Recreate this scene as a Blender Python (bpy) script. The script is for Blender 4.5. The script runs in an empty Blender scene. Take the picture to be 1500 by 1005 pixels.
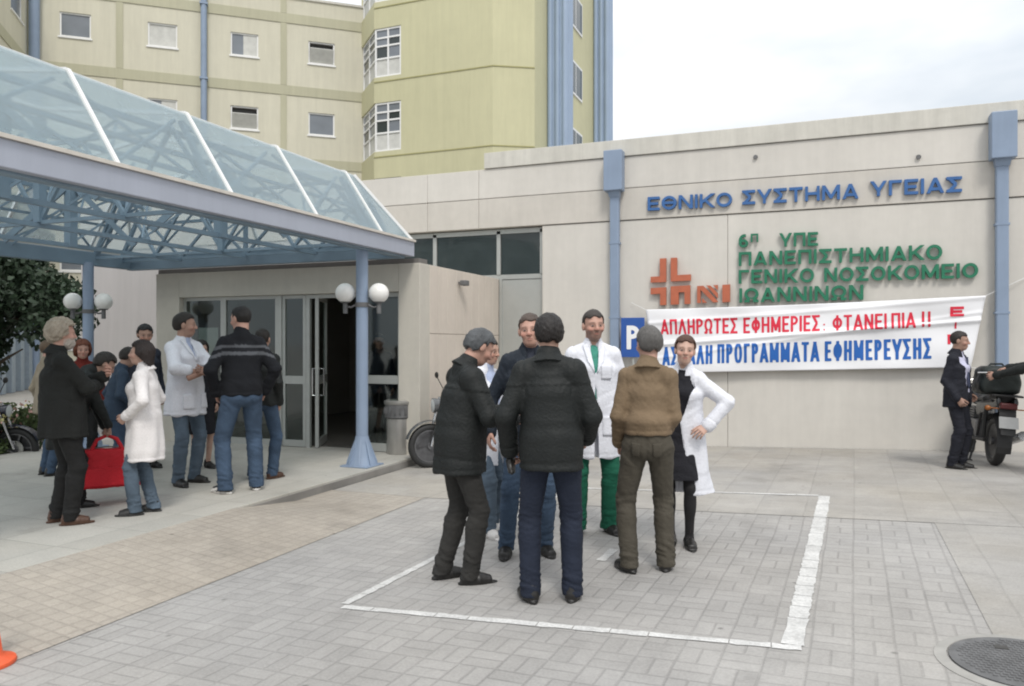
import bpy, bmesh, math, random
import numpy as np
from mathutils import Vector, Matrix, Euler
R = math.radians
C = bpy.context.scene.collection
SC = bpy.context.scene
rnd = random.Random(7)

# ------------------------------------------------------------------ camera, sky, sun, exposure
F = 1120.0; CX, CY = 750.0, 503.0; CAMH = 1.6; CAMYAW = R(21.46)
cd = bpy.data.cameras.new('camera'); cam = bpy.data.objects.new('camera', cd); C.objects.link(cam)
cam.location = (0, 0, CAMH); cam.rotation_euler = (R(90), 0, CAMYAW)
cd.sensor_width = 36; cd.lens = F / 1500 * 36; cd.shift_y = (CY - 502.5) / 1500 * 1.0
cd.clip_end = 2000; cd.clip_start = 0.05
SC.camera = cam
SUN_EL, SUN_AZ = R(52), R(150)          # azimuth clockwise from +Y
w = bpy.data.worlds.new('World'); SC.world = w; w.use_nodes = True
nt = w.node_tree; nt.nodes.clear()
out = nt.nodes.new('ShaderNodeOutputWorld'); bg = nt.nodes.new('ShaderNodeBackground')
sky = nt.nodes.new('ShaderNodeTexSky'); sky.sky_type = 'NISHITA'; sky.sun_disc = False
sky.sun_elevation = SUN_EL; sky.sun_rotation = SUN_AZ; sky.dust_density = 3.0
tc = nt.nodes.new('ShaderNodeTexCoord'); mp = nt.nodes.new('ShaderNodeMapping'); mp.inputs['Scale'].default_value = (1.0, 1.0, 2.6); mp.inputs['Location'].default_value = (.35, .1, .0)
nz = nt.nodes.new('ShaderNodeTexNoise'); nz.inputs['Scale'].default_value = 2.3; nz.inputs['Detail'].default_value = 5; nz.inputs['Roughness'].default_value = .5
cr = nt.nodes.new('ShaderNodeValToRGB'); cr.color_ramp.elements[0].position = .40; cr.color_ramp.elements[1].position = .58
cr.color_ramp.elements[0].color = (7.9, 8.5, 9.1, 1); cr.color_ramp.elements[1].color = (10.9, 11.0, 11.1, 1)
# overcast sky: brighter overhead than at the horizon
sxyz = nt.nodes.new('ShaderNodeSeparateXYZ'); nt.links.new(tc.outputs['Generated'], sxyz.inputs[0])
ov = nt.nodes.new('ShaderNodeMapRange'); ov.inputs[1].default_value = 0; ov.inputs[2].default_value = 1; ov.inputs[3].default_value = .66; ov.inputs[4].default_value = 1.5
nt.links.new(sxyz.outputs[2], ov.inputs[0])
cm = nt.nodes.new('ShaderNodeMix'); cm.data_type = 'RGBA'; cm.blend_type = 'MULTIPLY'; cm.inputs[0].default_value = 1
mx = nt.nodes.new('ShaderNodeMix'); mx.data_type = 'RGBA'; mx.inputs[0].default_value = .9
nt.links.new(tc.outputs['Generated'], mp.inputs['Vector']); nt.links.new(mp.outputs[0], nz.inputs['Vector'])
nt.links.new(nz.outputs['Fac'], cr.inputs['Fac']); nt.links.new(sky.outputs[0], mx.inputs[6]); nt.links.new(cr.outputs[0], cm.inputs[6]); nt.links.new(ov.outputs[0], cm.inputs[7]); nt.links.new(cm.outputs[2], mx.inputs[7])
nt.links.new(mx.outputs[2], bg.inputs['Color']); bg.inputs['Strength'].default_value = .1
nt.links.new(bg.outputs[0], out.inputs['Surface'])
sd = bpy.data.lights.new('sun', 'SUN'); sun = bpy.data.objects.new('sun', sd); C.objects.link(sun)
sd.energy = 1.5; sd.angle = R(14); sd.color = (1, .96, .9)
sv = Vector((math.sin(SUN_AZ) * math.cos(SUN_EL), math.cos(SUN_AZ) * math.cos(SUN_EL), math.sin(SUN_EL)))
sun.rotation_euler = sv.to_track_quat('Z', 'Y').to_euler(); sun.location = (5, -5, 20)
SC.view_settings.view_transform = 'Standard'; SC.view_settings.look = 'None'
SC.view_settings.gamma = 1; SC.view_settings.exposure = .26
SC.cycles.pixel_filter_type = 'BLACKMAN_HARRIS'; SC.cycles.filter_width = 2.0
SC.cycles.max_bounces = 8; SC.cycles.transparent_max_bounces = 12

# ------------------------------------------------------------------ survey helpers (pixel of the photo -> point on a known plane)
RT = Vector((math.cos(CAMYAW), math.sin(CAMYAW), 0)); FW = Vector((-math.sin(CAMYAW), math.cos(CAMYAW), 0))
def c2w(xc, d, z=0): v = RT * xc + FW * d; return Vector((v.x, v.y, z))
def ray(px): r = (px - CX) / F; return RT * r + FW
def on_y(px, Y): v = ray(px); d = Y / v.y; return v.x * d, d
def on_x(px, X): v = ray(px); d = X / v.x; return v.y * d, d
def zat(py, d): return CAMH + (CY - py) * d / F
def gz(x): return .03 * (min(max(x, -3.9), 6.0) + 1.5)
def ground(px, py):
    z = 0.0
    for _ in range(12):
        d = F * (CAMH - z) / (py - CY); v = ray(px) * d; z = gz(v.x)
    return Vector((v.x, v.y, z))
W = 12.2            # wall plane
E = 9.42            # entrance facade plane
BX = -5.08          # side of the entrance block
PZ = .04            # platform top
def wx(px): return on_y(px, W)[0]
def wz(px, py): return zat(py, on_y(px, W)[1])
Z6 = 1484 / 620.0
def z6(x, y): px, py = 880 + x / Z6, 140 + y / Z6; return wx(px), wz(px, py)

# ------------------------------------------------------------------ mesh builder
def tag(o, label=None, cat=None, group=None, kind=None):
    if label: o['label'] = label
    if cat: o['category'] = cat
    if group: o['group'] = group
    if kind: o['kind'] = kind
    return o
def thing(name, label, cat, loc=(0, 0, 0), rz=0, group=None):
    o = bpy.data.objects.new(name, None); C.objects.link(o); o.location = loc; o.rotation_euler = (0, 0, rz)
    o.empty_display_size = .2
    return tag(o, label, cat, group)
def origin(o):
    v = Vector((0, 0, 0))
    while o is not None: v = v + o.location; o = o.parent
    return v
class MB:
    def __init__(s, T=None): s.v = []; s.f = []; s.T = T
    def add(s, vs, fs):
        n = len(s.v); s.v += [tuple(s.T(Vector(p))) if s.T else tuple(p) for p in vs]
        s.f += [tuple(i + n for i in f) for f in fs]; return s
    def box(s, a, b):
        x0, x1 = sorted((a[0], b[0])); y0, y1 = sorted((a[1], b[1])); z0, z1 = sorted((a[2], b[2]))
        return s.add([(x0, y0, z0), (x1, y0, z0), (x1, y1, z0), (x0, y1, z0), (x0, y0, z1), (x1, y0, z1), (x1, y1, z1), (x0, y1, z1)],
                     [(0, 3, 2, 1), (4, 5, 6, 7), (0, 1, 5, 4), (1, 2, 6, 5), (2, 3, 7, 6), (3, 0, 4, 7)])
    def cbox(s, a, b, c=.01):
        """box with chamfered edges"""
        bm = bmesh.new(); bmesh.ops.create_cube(bm, size=1)
        A = Vector([min(a[i], b[i]) for i in range(3)]); B = Vector([max(a[i], b[i]) for i in range(3)])
        for v in bm.verts: v.co = Vector([A[i] + (v.co[i] + .5) * (B[i] - A[i]) for i in range(3)])
        bmesh.ops.bevel(bm, geom=bm.edges[:], offset=c, segments=2, affect='EDGES', profile=.5)
        return s.bm(bm)
    def bm(s, bm):
        bm.verts.index_update(); vs = [v.co.copy() for v in bm.verts]; fs = [[v.index for v in f.verts] for f in bm.faces]; bm.free()
        return s.add(vs, fs)
    def quad(s, a, b, c, d): return s.add([a, b, c, d], [(0, 1, 2, 3)])
    def slab(s, pts, t):
        """flat polygon pts thickened by vector t"""
        n = len(pts); P = [Vector(p) for p in pts]; t = Vector(t)
        return s.add(P + [p + t for p in P], [tuple(range(n))[::-1], tuple(range(n, 2 * n))] + [(i, (i + 1) % n, (i + 1) % n + n, i + n) for i in range(n)])
    def bar(s, p, q, w, h=None, up=(0, 0, 1)):
        h = h or w; p = Vector(p); q = Vector(q); d = (q - p).normalized(); up = Vector(up)
        if abs(d.dot(up)) > .98: up = Vector((0, 1, 0))
        a = d.cross(up).normalized() * (w / 2); b = a.cross(d).normalized() * (h / 2)
        vs = [p - a - b, p + a - b, p + a + b, p - a + b, q - a - b, q + a - b, q + a + b, q - a + b]
        return s.add(vs, [(0, 1, 2, 3), (7, 6, 5, 4), (0, 4, 5, 1), (1, 5, 6, 2), (2, 6, 7, 3), (3, 7, 4, 0)])
    def tube(s, pts, r, n=12, closed=False):
        P = [Vector(p) for p in pts]; m = len(P); rs = r if isinstance(r, (list, tuple)) else [r] * m
        vs = []; fs = []; u = None
        for i in range(m):
            if closed: d = (P[(i + 1) % m] - P[i - 1]).normalized()
            else: d = (P[min(i + 1, m - 1)] - P[max(i - 1, 0)]).normalized()
            if u is None: u = d.orthogonal().normalized()
            u = (u - d * u.dot(d)).normalized(); b = d.cross(u)
            for k in range(n):
                t = 2 * math.pi * k / n; vs.append(P[i] + (u * math.cos(t) + b * math.sin(t)) * rs[i])
        for i in range(m if closed else m - 1):
            j = (i + 1) % m
            for k in range(n): fs.append((i * n + k, i * n + (k + 1) % n, j * n + (k + 1) % n, j * n + k))
        if not closed: fs += [tuple(range(n))[::-1], tuple(range((m - 1) * n, m * n))]
        return s.add(vs, fs)
    def lathe(s, prof, c=(0, 0, 0), n=24, axis='Z'):
        c = Vector(c); vs = []; fs = []
        for r, z in prof:
            for k in range(n):
                t = 2 * math.pi * k / n; x, y = r * math.cos(t), r * math.sin(t)
                vs.append(c + (Vector((x, y, z)) if axis == 'Z' else Vector((z, x, y)) if axis == 'X' else Vector((y, z, x))))
        for i in range(len(prof) - 1):
            for k in range(n): fs.append((i * n + k, i * n + (k + 1) % n, (i + 1) * n + (k + 1) % n, (i + 1) * n + k))
        fs += [tuple(range(n))[::-1], tuple(range((len(prof) - 1) * n, len(prof) * n))]
        return s.add(vs, fs)
    def ball(s, c, r, n=24, m=14):
        c = Vector(c); r = r if isinstance(r, (tuple, list)) else (r, r, r)
        prof = [(math.sin(math.pi * i / m), -math.cos(math.pi * i / m)) for i in range(m + 1)]
        k = len(s.v); T, s.T = s.T, None
        s.lathe([(max(a, .001), b) for a, b in prof], (0, 0, 0), n); s.T = T
        for i in range(k, len(s.v)):
            p = Vector(s.v[i]); p = c + Vector((p.x * r[0], p.y * r[1], p.z * r[2])); s.v[i] = tuple(T(p)) if T else tuple(p)
        return s
    def build(s, name, m, parent=None, smooth=False, bevel=0, local=False, label=None, angle=40):
        me = bpy.data.meshes.new(name); o = bpy.data.objects.new(name, me); C.objects.link(o)
        v = s.v
        if parent is not None:
            o.parent = parent
            if not local:
                g = origin(parent); v = [(a - g.x, b - g.y, c - g.z) for a, b, c in v]
        elif not local:
            # a thing that is one mesh: origin at its base centre
            a = np.array(v); lo, hi = a.min(0), a.max(0); g = Vector(((lo[0] + hi[0]) / 2, (lo[1] + hi[1]) / 2, lo[2]))
            o.location = g; v = [(p[0] - g.x, p[1] - g.y, p[2] - g.z) for p in v]
        me.from_pydata(v, [], s.f); me.validate()
        bm = bmesh.new(); bm.from_mesh(me); bmesh.ops.recalc_face_normals(bm, faces=bm.faces[:]); bm.to_mesh(me); bm.free()
        if m: me.materials.append(m)
        if smooth:
            for p in me.polygons: p.use_smooth = True
            if angle < 180: me.set_sharp_from_angle(angle=R(angle))
        if bevel:
            b = o.modifiers.new('bevel', 'BEVEL'); b.width = bevel; b.segments = 2; b.limit_method = 'ANGLE'; b.angle_limit = R(40)
        if label: o['label'] = label
        return o
def arc(c, r, a0, a1, n, f): return [f(c, r, R(a0 + (a1 - a0) * i / n)) for i in range(n + 1)]

# ------------------------------------------------------------------ materials
def mat(name, col, rough=.7, metal=0, var=.08, scale=6, bump=.0, bscale=60, spec=.5, var2=0, streak=0, attr=None, alpha=1):
    m = bpy.data.materials.new(name); m.use_nodes = True; n = m.node_tree.nodes; l = m.node_tree.links
    p = n['Principled BSDF']; p.inputs['Roughness'].default_value = rough; p.inputs['Metallic'].default_value = metal
    p.inputs['Specular IOR Level'].default_value = spec
    tc = n.new('ShaderNodeTexCoord'); src = tc.outputs['Object']
    if attr:
        at = n.new('ShaderNodeAttribute'); at.attribute_name = attr; base = at.outputs['Color']
    else:
        rgb = n.new('ShaderNodeRGB'); rgb.outputs[0].default_value = (*col, 1); base = rgb.outputs[0]
    def noise(sc, det=4, vec=None, rough=.55):
        t = n.new('ShaderNodeTexNoise'); t.inputs['Scale'].default_value = sc; t.inputs['Detail'].default_value = det; t.inputs['Roughness'].default_value = rough
        l.new(vec or src, t.inputs['Vector']); return t.outputs['Fac']
    def modulate(base, fac, amt):
        r = n.new('ShaderNodeMapRange'); r.inputs[1].default_value = .3; r.inputs[2].default_value = .7; r.inputs[3].default_value = 1 - amt; r.inputs[4].default_value = 1 + amt * .6
        l.new(fac, r.inputs[0]); x = n.new('ShaderNodeMix'); x.data_type = 'RGBA'; x.blend_type = 'MULTIPLY'; x.inputs[0].default_value = 1
        l.new(base, x.inputs[6]); l.new(r.outputs[0], x.inputs[7]); return x.outputs[2]
    if var: base = modulate(base, noise(scale), var)
    if var2: base = modulate(base, noise(scale * 11, 3), var2)
    if streak:
        mp = n.new('ShaderNodeMapping'); mp.inputs['Scale'].default_value = (3, 3, .25); l.new(src, mp.inputs[0])
        base = modulate(base, noise(1.6, 6, mp.outputs[0], .7), streak)
    l.new(base, p.inputs['Base Color'])
    if bump:
        b = n.new('ShaderNodeBump'); b.inputs['Strength'].default_value = bump; b.inputs['Distance'].default_value = .02
        l.new(noise(bscale, 3), b.inputs['Height']); l.new(b.outputs[0], p.inputs['Normal'])
    return m
def emit(name, col, s):
    m = bpy.data.materials.new(name); m.use_nodes = True; p = m.node_tree.nodes['Principled BSDF']
    p.inputs['Base Color'].default_value = (*col, 1); p.inputs['Emission Color'].default_value = (*col, 1); p.inputs['Emission Strength'].default_value = s
    return m
def glass(name, tint, trans, rough=.05):
    """pane: part see-through, part mirror"""
    m = bpy.data.materials.new(name); m.use_nodes = True; n = m.node_tree.nodes; l = m.node_tree.links; n.clear()
    o = n.new('ShaderNodeOutputMaterial'); t = n.new('ShaderNodeBsdfTransparent'); t.inputs[0].default_value = (*tint, 1)
    g = n.new('ShaderNodeBsdfGlossy'); g.inputs['Roughness'].default_value = rough; g.inputs['Color'].default_value = (.75, .8, .8, 1)
    fr = n.new('ShaderNodeFresnel'); fr.inputs[0].default_value = 1.5; mr = n.new('ShaderNodeMapRange'); mr.inputs[3].default_value = trans; mr.inputs[4].default_value = 1
    ge = n.new('ShaderNodeNewGeometry'); bf = n.new('ShaderNodeMath'); bf.operation = 'SUBTRACT'; bf.inputs[0].default_value = 1; l.new(ge.outputs['Backfacing'], bf.inputs[1])
    fm = n.new('ShaderNodeMath'); fm.operation = 'MULTIPLY'; l.new(fr.outputs[0], fm.inputs[0]); l.new(bf.outputs[0], fm.inputs[1])
    l.new(fm.outputs[0], mr.inputs[0]); mxx = n.new('ShaderNodeMixShader'); l.new(mr.outputs[0], mxx.inputs[0]); l.new(t.outputs[0], mxx.inputs[1]); l.new(g.outputs[0], mxx.inputs[2])
    l.new(mxx.outputs[0], o.inputs[0]); return m
M = {}
M['wall'] = mat('painted_concrete', (.60, .572, .525), .85, var=.07, scale=.6, var2=.03, streak=.05, bump=.12, bscale=90)
M['band'] = mat('painted_concrete_band', (.555, .522, .472), .85, var=.07, scale=.9, var2=.03, streak=.07, bump=.12, bscale=90)
M['coping'] = mat('coping_concrete', (.575, .555, .50), .85, var=.08, scale=.9, var2=.04, streak=.14, bump=.12, bscale=90)
M['block'] = mat('ribbed_panel', (.60, .535, .465), .85, var=.06, scale=.8, var2=.03, streak=.07, bump=.1, bscale=70)
M['lintel'] = mat('entrance_plaster', (.52, .49, .43), .85, var=.05, scale=.9, var2=.03, streak=.05, bump=.1, bscale=70)
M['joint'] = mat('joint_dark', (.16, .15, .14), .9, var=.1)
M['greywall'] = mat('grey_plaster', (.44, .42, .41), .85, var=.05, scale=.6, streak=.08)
M['beige'] = mat('beige_render', (.575, .55, .445), .85, var=.05, scale=.25, streak=.07, var2=.02)
M['olive'] = mat('olive_band', (.44, .425, .31), .85, var=.06, scale=.3, streak=.07)
M['yellow'] = mat('yellow_render', (.52, .50, .325), .85, var=.06, scale=.22, streak=.06, var2=.02)
M['blue'] = mat('blue_paint', (.235, .30, .405), .5, var=.07, scale=3, streak=.07)
M['duct'] = mat('pale_blue_duct', (.29, .37, .49), .5, var=.06, scale=1)
M['postgrey'] = mat('pale_blue_grey_post', (.30, .36, .43), .6, var=.1)
M['steel'] = mat('blue_grey_steel', (.20, .275, .345), .5, var=.1, scale=3)
M['fascia'] = mat('fascia_metal', (.37, .395, .46), .45, var=.05, scale=1.2, streak=.06)
M['alu'] = mat('aluminium', (.42, .43, .41), .4, metal=.3, var=.05)
M['whitemetal'] = mat('white_metal', (.76, .76, .75), .5, var=.05)
M['dark'] = mat('dark_interior', (.05, .048, .045), .6, var=.1)
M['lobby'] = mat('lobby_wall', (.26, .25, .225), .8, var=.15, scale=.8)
M['glassdark'] = mat('reflecting_glass', (.035, .045, .045), .07, var=.15, scale=1.5, spec=.6)
M['glassgrey'] = mat('grey_window_glass', (.19, .21, .235), .12, var=.2, scale=.8, spec=.6)
M['curtain'] = mat('net_curtain', (.55, .55, .52), .9, var=.12, scale=4)
M['pane'] = glass('clear_pane', (.72, .76, .74), .05)
M['black'] = mat('black_rubber', (.02, .02, .02), .6, var=.2)
M['chrome'] = mat('chrome', (.6, .6, .6), .2, metal=1, var=.05)
M['ledgreen'] = mat('green_letter', (.012, .16, .085), .5, var=.12, scale=8)
M['ledblue'] = mat('blue_letter', (.035, .12, .32), .5, var=.12, scale=8)
M['ledred'] = mat('terracotta_letter', (.44, .12, .06), .55, var=.12, scale=8)
M['banner'] = mat('banner_cloth', (.80, .80, .82), .7, var=.04, scale=1.5)
M['inkred'] = mat('red_ink', (.68, .022, .055), .7, var=.08, scale=5)
M['inkblue'] = mat('blue_ink', (.015, .115, .42), .7, var=.08, scale=5)
M['signblue'] = mat('sign_blue', (.02, .085, .33), .45, var=.05)
M['signwhite'] = mat('sign_white', (.8, .8, .8), .5, var=.03)
M['globe'] = mat('opal_globe', (.78, .77, .74), .3, var=.03)
M['orange'] = mat('orange_plastic', (.72, .11, .035), .5, var=.1)
M['iron'] = mat('cast_iron', (.15, .15, .152), .6, var=.25, scale=9, metal=.3)
M['slabside'] = mat('concrete_edge', (.22, .21, .195), .9, var=.25, scale=2, bump=.2)
M['leaf'] = mat('tree_leaf', (.022, .045, .02), .6, var=.5, scale=3)
M['leaf2'] = mat('shrub_leaf', (.075, .11, .035), .6, var=.5, scale=9)
M['bark'] = mat('bark', (.06, .045, .03), .9, var=.3, bump=.5)
M['flower'] = mat('pink_petal', (.42, .24, .2), .6, var=.3)
M['flower2'] = mat('yellow_petal', (.45, .40, .18), .6, var=.3)
M['binsteel'] = mat('brushed_bin_steel', (.42, .41, .39), .35, metal=.6, var=.15, scale=4, streak=.2)

def canopy_glass():
    m = bpy.data.materials.new('wired_canopy_glass'); m.use_nodes = True; n = m.node_tree.nodes; l = m.node_tree.links; n.clear()
    o = n.new('ShaderNodeOutputMaterial'); tr = n.new('ShaderNodeBsdfTransparent'); tr.inputs[0].default_value = (.89, .925, .935, 1)
    tl = n.new('ShaderNodeBsdfTranslucent'); tl.inputs[0].default_value = (.76, .83, .84, 1)
    df = n.new('ShaderNodeBsdfDiffuse'); df.inputs[0].default_value = (.45, .55, .585, 1)
    gl = n.new('ShaderNodeBsdfGlossy'); gl.inputs['Roughness'].default_value = .15
    tc = n.new('ShaderNodeTexCoord'); nz = n.new('ShaderNodeTexNoise'); nz.inputs['Scale'].default_value = 1.6; nz.inputs['Detail'].default_value = 5
    l.new(tc.outputs['Object'], nz.inputs[0]); mr = n.new('ShaderNodeMapRange'); mr.inputs[3].default_value = .76; mr.inputs[4].default_value = .58; l.new(nz.outputs['Fac'], mr.inputs[0])
    a = n.new('ShaderNodeMixShader'); a.inputs[0].default_value = .5; l.new(df.outputs[0], a.inputs[1]); l.new(tl.outputs[0], a.inputs[2])
    b = n.new('ShaderNodeMixShader'); l.new(mr.outputs[0], b.inputs[0]); l.new(a.outputs[0], b.inputs[1]); l.new(tr.outputs[0], b.inputs[2])
    fr = n.new('ShaderNodeFresnel'); fr.inputs[0].default_value = 1.35
    ge = n.new('ShaderNodeNewGeometry'); bf = n.new('ShaderNodeMath'); bf.operation = 'SUBTRACT'; bf.inputs[0].default_value = 1; l.new(ge.outputs['Backfacing'], bf.inputs[1])
    fm = n.new('ShaderNodeMath'); fm.operation = 'MULTIPLY'; l.new(fr.outputs[0], fm.inputs[0]); l.new(bf.outputs[0], fm.inputs[1])
    c = n.new('ShaderNodeMixShader'); l.new(fm.outputs[0], c.inputs[0]); l.new(b.outputs[0], c.inputs[1]); l.new(gl.outputs[0], c.inputs[2])
    l.new(c.outputs[0], o.inputs[0]); return m
M['cglass'] = canopy_glass()

def paver(name, base, cell, joint_dark, ang, stain, kind='weave', col2=None):
    """basket-weave block paving (or plain slabs) in world metres, joints as bump + dirt"""
    m = bpy.data.materials.new(name); m.use_nodes = True; n = m.node_tree.nodes; l = m.node_tree.links
    p = n['Principled BSDF']; p.inputs['Roughness'].default_value = .85; p.inputs['Specular IOR Level'].default_value = .3
    def math_(op, a, b=None, c=None):
        t = n.new('ShaderNodeMath'); t.operation = op
        for i, x in enumerate((a, b, c)):
            if x is None: continue
            if isinstance(x, (int, float)): t.inputs[i].default_value = x
            else: l.new(x, t.inputs[i])
        return t.outputs[0]
    geo = n.new('ShaderNodeNewGeometry'); mp = n.new('ShaderNodeMapping'); mp.inputs['Rotation'].default_value = (0, 0, ang)
    l.new(geo.outputs['Position'], mp.inputs[0]); wn = n.new('ShaderNodeTexNoise'); wn.inputs['Scale'].default_value = 1.3
    l.new(geo.outputs['Position'], wn.inputs[0])
    warp = n.new('ShaderNodeVectorMath'); warp.operation = 'SCALE'; l.new(wn.outputs['Color'], warp.inputs[0]); warp.inputs['Scale'].default_value = .025
    ad = n.new('ShaderNodeVectorMath'); ad.operation = 'ADD'; l.new(mp.outputs[0], ad.inputs[0]); l.new(warp.outputs[0], ad.inputs[1])
    sx = n.new('ShaderNodeSeparateXYZ'); l.new(ad.outputs[0], sx.inputs[0])
    u = math_('DIVIDE', sx.outputs[0], cell); v = math_('DIVIDE', sx.outputs[1], cell)
    iu = math_('FLOOR', u); iv = math_('FLOOR', v); fu = math_('FRACT', u); fv = math_('FRACT', v)
    e = lambda x: math_('MINIMUM', x, math_('SUBTRACT', 1.0, x))
    if kind == 'weave':
        par = math_('FLOORED_MODULO', math_('ADD', iu, iv), 2.0)
        sel = math_('ADD', math_('MULTIPLY', fu, par), math_('MULTIPLY', fv, math_('SUBTRACT', 1.0, par)))
        half = math_('FLOOR', math_('MULTIPLY', sel, 2.0)); mid = math_('ABSOLUTE', math_('SUBTRACT', sel, .5))
        ed = math_('MINIMUM', math_('MINIMUM', e(fu), e(fv)), mid)
    else:
        half = 0.0; ed = math_('MINIMUM', e(fu), e(fv))
    jw = .0045 / cell if kind == 'weave' else .006 / cell
    mr = n.new('ShaderNodeMapRange'); mr.interpolation_type = 'SMOOTHSTEP'; l.new(ed, mr.inputs[0]); mr.inputs[1].default_value = jw * .4; mr.inputs[2].default_value = jw * 2.6
    cmb = n.new('ShaderNodeCombineXYZ'); l.new(iu, cmb.inputs[0]); l.new(iv, cmb.inputs[1])
    if kind == 'weave': l.new(half, cmb.inputs[2])
    wh = n.new('ShaderNodeTexWhiteNoise'); l.new(cmb.outputs[0], wh.inputs[0])
    def noise(sc, det, rough=.6):
        t = n.new('ShaderNodeTexNoise'); t.inputs['Scale'].default_value = sc; t.inputs['Detail'].default_value = det; t.inputs['Roughness'].default_value = rough; l.new(geo.outputs['Position'], t.inputs[0]); return t.outputs['Fac']
    def rng(x, lo, hi, a=.3, b=.7):
        t = n.new('ShaderNodeMapRange'); t.inputs[1].default_value = a; t.inputs[2].default_value = b; t.inputs[3].default_value = lo; t.inputs[4].default_value = hi; l.new(x, t.inputs[0]); return t.outputs[0]
    k = math_('MULTIPLY', rng(wh.outputs['Value'], .94, 1.04, 0, 1), rng(noise(.45, 5), 1 - stain, 1 + stain * .6))
    k = math_('MULTIPLY', k, rng(noise(3.2, 6, .7), 1 - stain * .7, 1 + stain * .4)); k = math_('MULTIPLY', k, rng(noise(70, 3), .90, 1.08))
    # joints fade where sand and dirt fill them
    jfill = rng(noise(1.1, 4), .25, 1.0); jd = math_('SUBTRACT', 1.0, math_('MULTIPLY', math_('SUBTRACT', 1.0, mr.outputs[0]), math_('MULTIPLY', jfill, 1 - joint_dark)))
    k = math_('MULTIPLY', k, jd)
    # broad soft stains and drips
    k = math_('MULTIPLY', k, rng(noise(.85, 7, .62), .80, 1.0, .30, .43)); k = math_('MULTIPLY', k, rng(noise(2.1, 4, .5), .86, 1.0, .27, .36))
    # small dark spots
    vo = n.new('ShaderNodeTexVoronoi'); vo.inputs['Scale'].default_value = 2.6; l.new(geo.outputs['Position'], vo.inputs[0])
    k = math_('MULTIPLY', k, rng(vo.outputs['Distance'], .58, 1.0, .02, .06))
    cA = n.new('ShaderNodeMix'); cA.data_type = 'RGBA'; cA.inputs[6].default_value = (*base, 1); cA.inputs[7].default_value = (*(col2 or base), 1); l.new(rng(noise(.33, 3), 0, 1, .4, .62), cA.inputs[0])
    mm = n.new('ShaderNodeMix'); mm.data_type = 'RGBA'; mm.blend_type = 'MULTIPLY'; mm.inputs[0].default_value = 1; l.new(cA.outputs[2], mm.inputs[6]); l.new(k, mm.inputs[7])
    l.new(mm.outputs[2], p.inputs['Base Color'])
    h = math_('ADD', mr.outputs[0], math_('MULTIPLY', noise(90, 3), .35)); b = n.new('ShaderNodeBump'); b.inputs['Strength'].default_value = .5; b.inputs['Distance'].default_value = .006
    l.new(h, b.inputs['Height']); l.new(b.outputs[0], p.inputs['Normal'])
    return m
PANG = R(2.7)
M['pavers'] = paver('grey_block_paving', (.350, .340, .328), .20, .77, PANG, .15, col2=(.365, .350, .330))
M['tan'] = paver('tan_ramp_paving', (.375, .335, .285), .105, .84, PANG, .13, kind='slab', col2=(.39, .355, .31))
M['marble'] = paver('platform_slabs', (.43, .41, .365), .6, .84, 0, .10, kind='slab', col2=(.41, .40, .37))
M['apron'] = paver('concrete_apron', (.352, .340, .322), .42, .90, PANG, .17, kind='slab', col2=(.362, .338, .30))
M['paint'] = mat('worn_road_paint', (.58, .575, .56), .8, var=.2, scale=5, var2=.2, bump=.2, bscale=120)
# ================================================================== THE GROUND
def sheet(name, xs, ys, zf, m, lift=0.0, kind='structure'):
    b = MB(); n = len(ys)
    b.v = [(x, y, zf(x, y) + lift) for x in xs for y in ys]
    b.f = [(i * n + j, (i + 1) * n + j, (i + 1) * n + j + 1, i * n + j + 1) for i in range(len(xs) - 1) for j in range(n - 1)]
    o = b.build(name, m); o['kind'] = kind; return o
sheet('ground', [-400, -12, -5.1, -3.9, -1, 2, 6, 400], [-400, -6, 0, 5, 9, 12.19, 14, 60, 400], lambda x, y: gz(x) - (.14 if x < -5 else 0), M['pavers'])
def ramp_z(x, y):
    t = (x + 5.1) / 1.2; edge = PZ if y < 5.75 else gz(-3.9) + .004 if y > 6.7 else PZ + (gz(-3.9) + .004 - PZ) * (y - 5.75) / .95
    return edge * (1 - t) + (gz(-3.9) + .004) * t
sheet('ramp_paving', [-5.1, -4.8, -4.5, -4.2, -3.9], [-3.5, 0, 3, 5.75, 6.0, 6.25, 6.5, 6.7, 7.345], ramp_z, M['tan'])
b = MB(); b.cbox((-10.6, -3.5, -.3), (-5.1, E + .3, PZ), .012); o = b.build('platform', M['marble']); o['kind'] = 'structure'
b = MB(); b.box((-5.098, -3.4, -.3), (-5.088, E - .05, PZ - .03)); o = b.build('platform_edge', M['slabside']); o['kind'] = 'structure'
sheet('concrete_apron', [-5.07, -3.9, -1, 2, 6, 14], [7.35, 9, 12.18], lambda x, y: gz(x), M['apron'], .004)
a0, a1 = ground(1356, 735), ground(1462, 945)
b = MB(); P = [a1, Vector((6, a1.y - .25, 0)), Vector((6, 7.34, 0)), Vector((a0.x - .05, 7.34, 0))]
b.add([(p.x, p.y, gz(p.x) + .004) for p in P], [(0, 1, 2, 3)]); o = b.build('concrete_strip', M['apron']); o['kind'] = 'structure'
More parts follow.
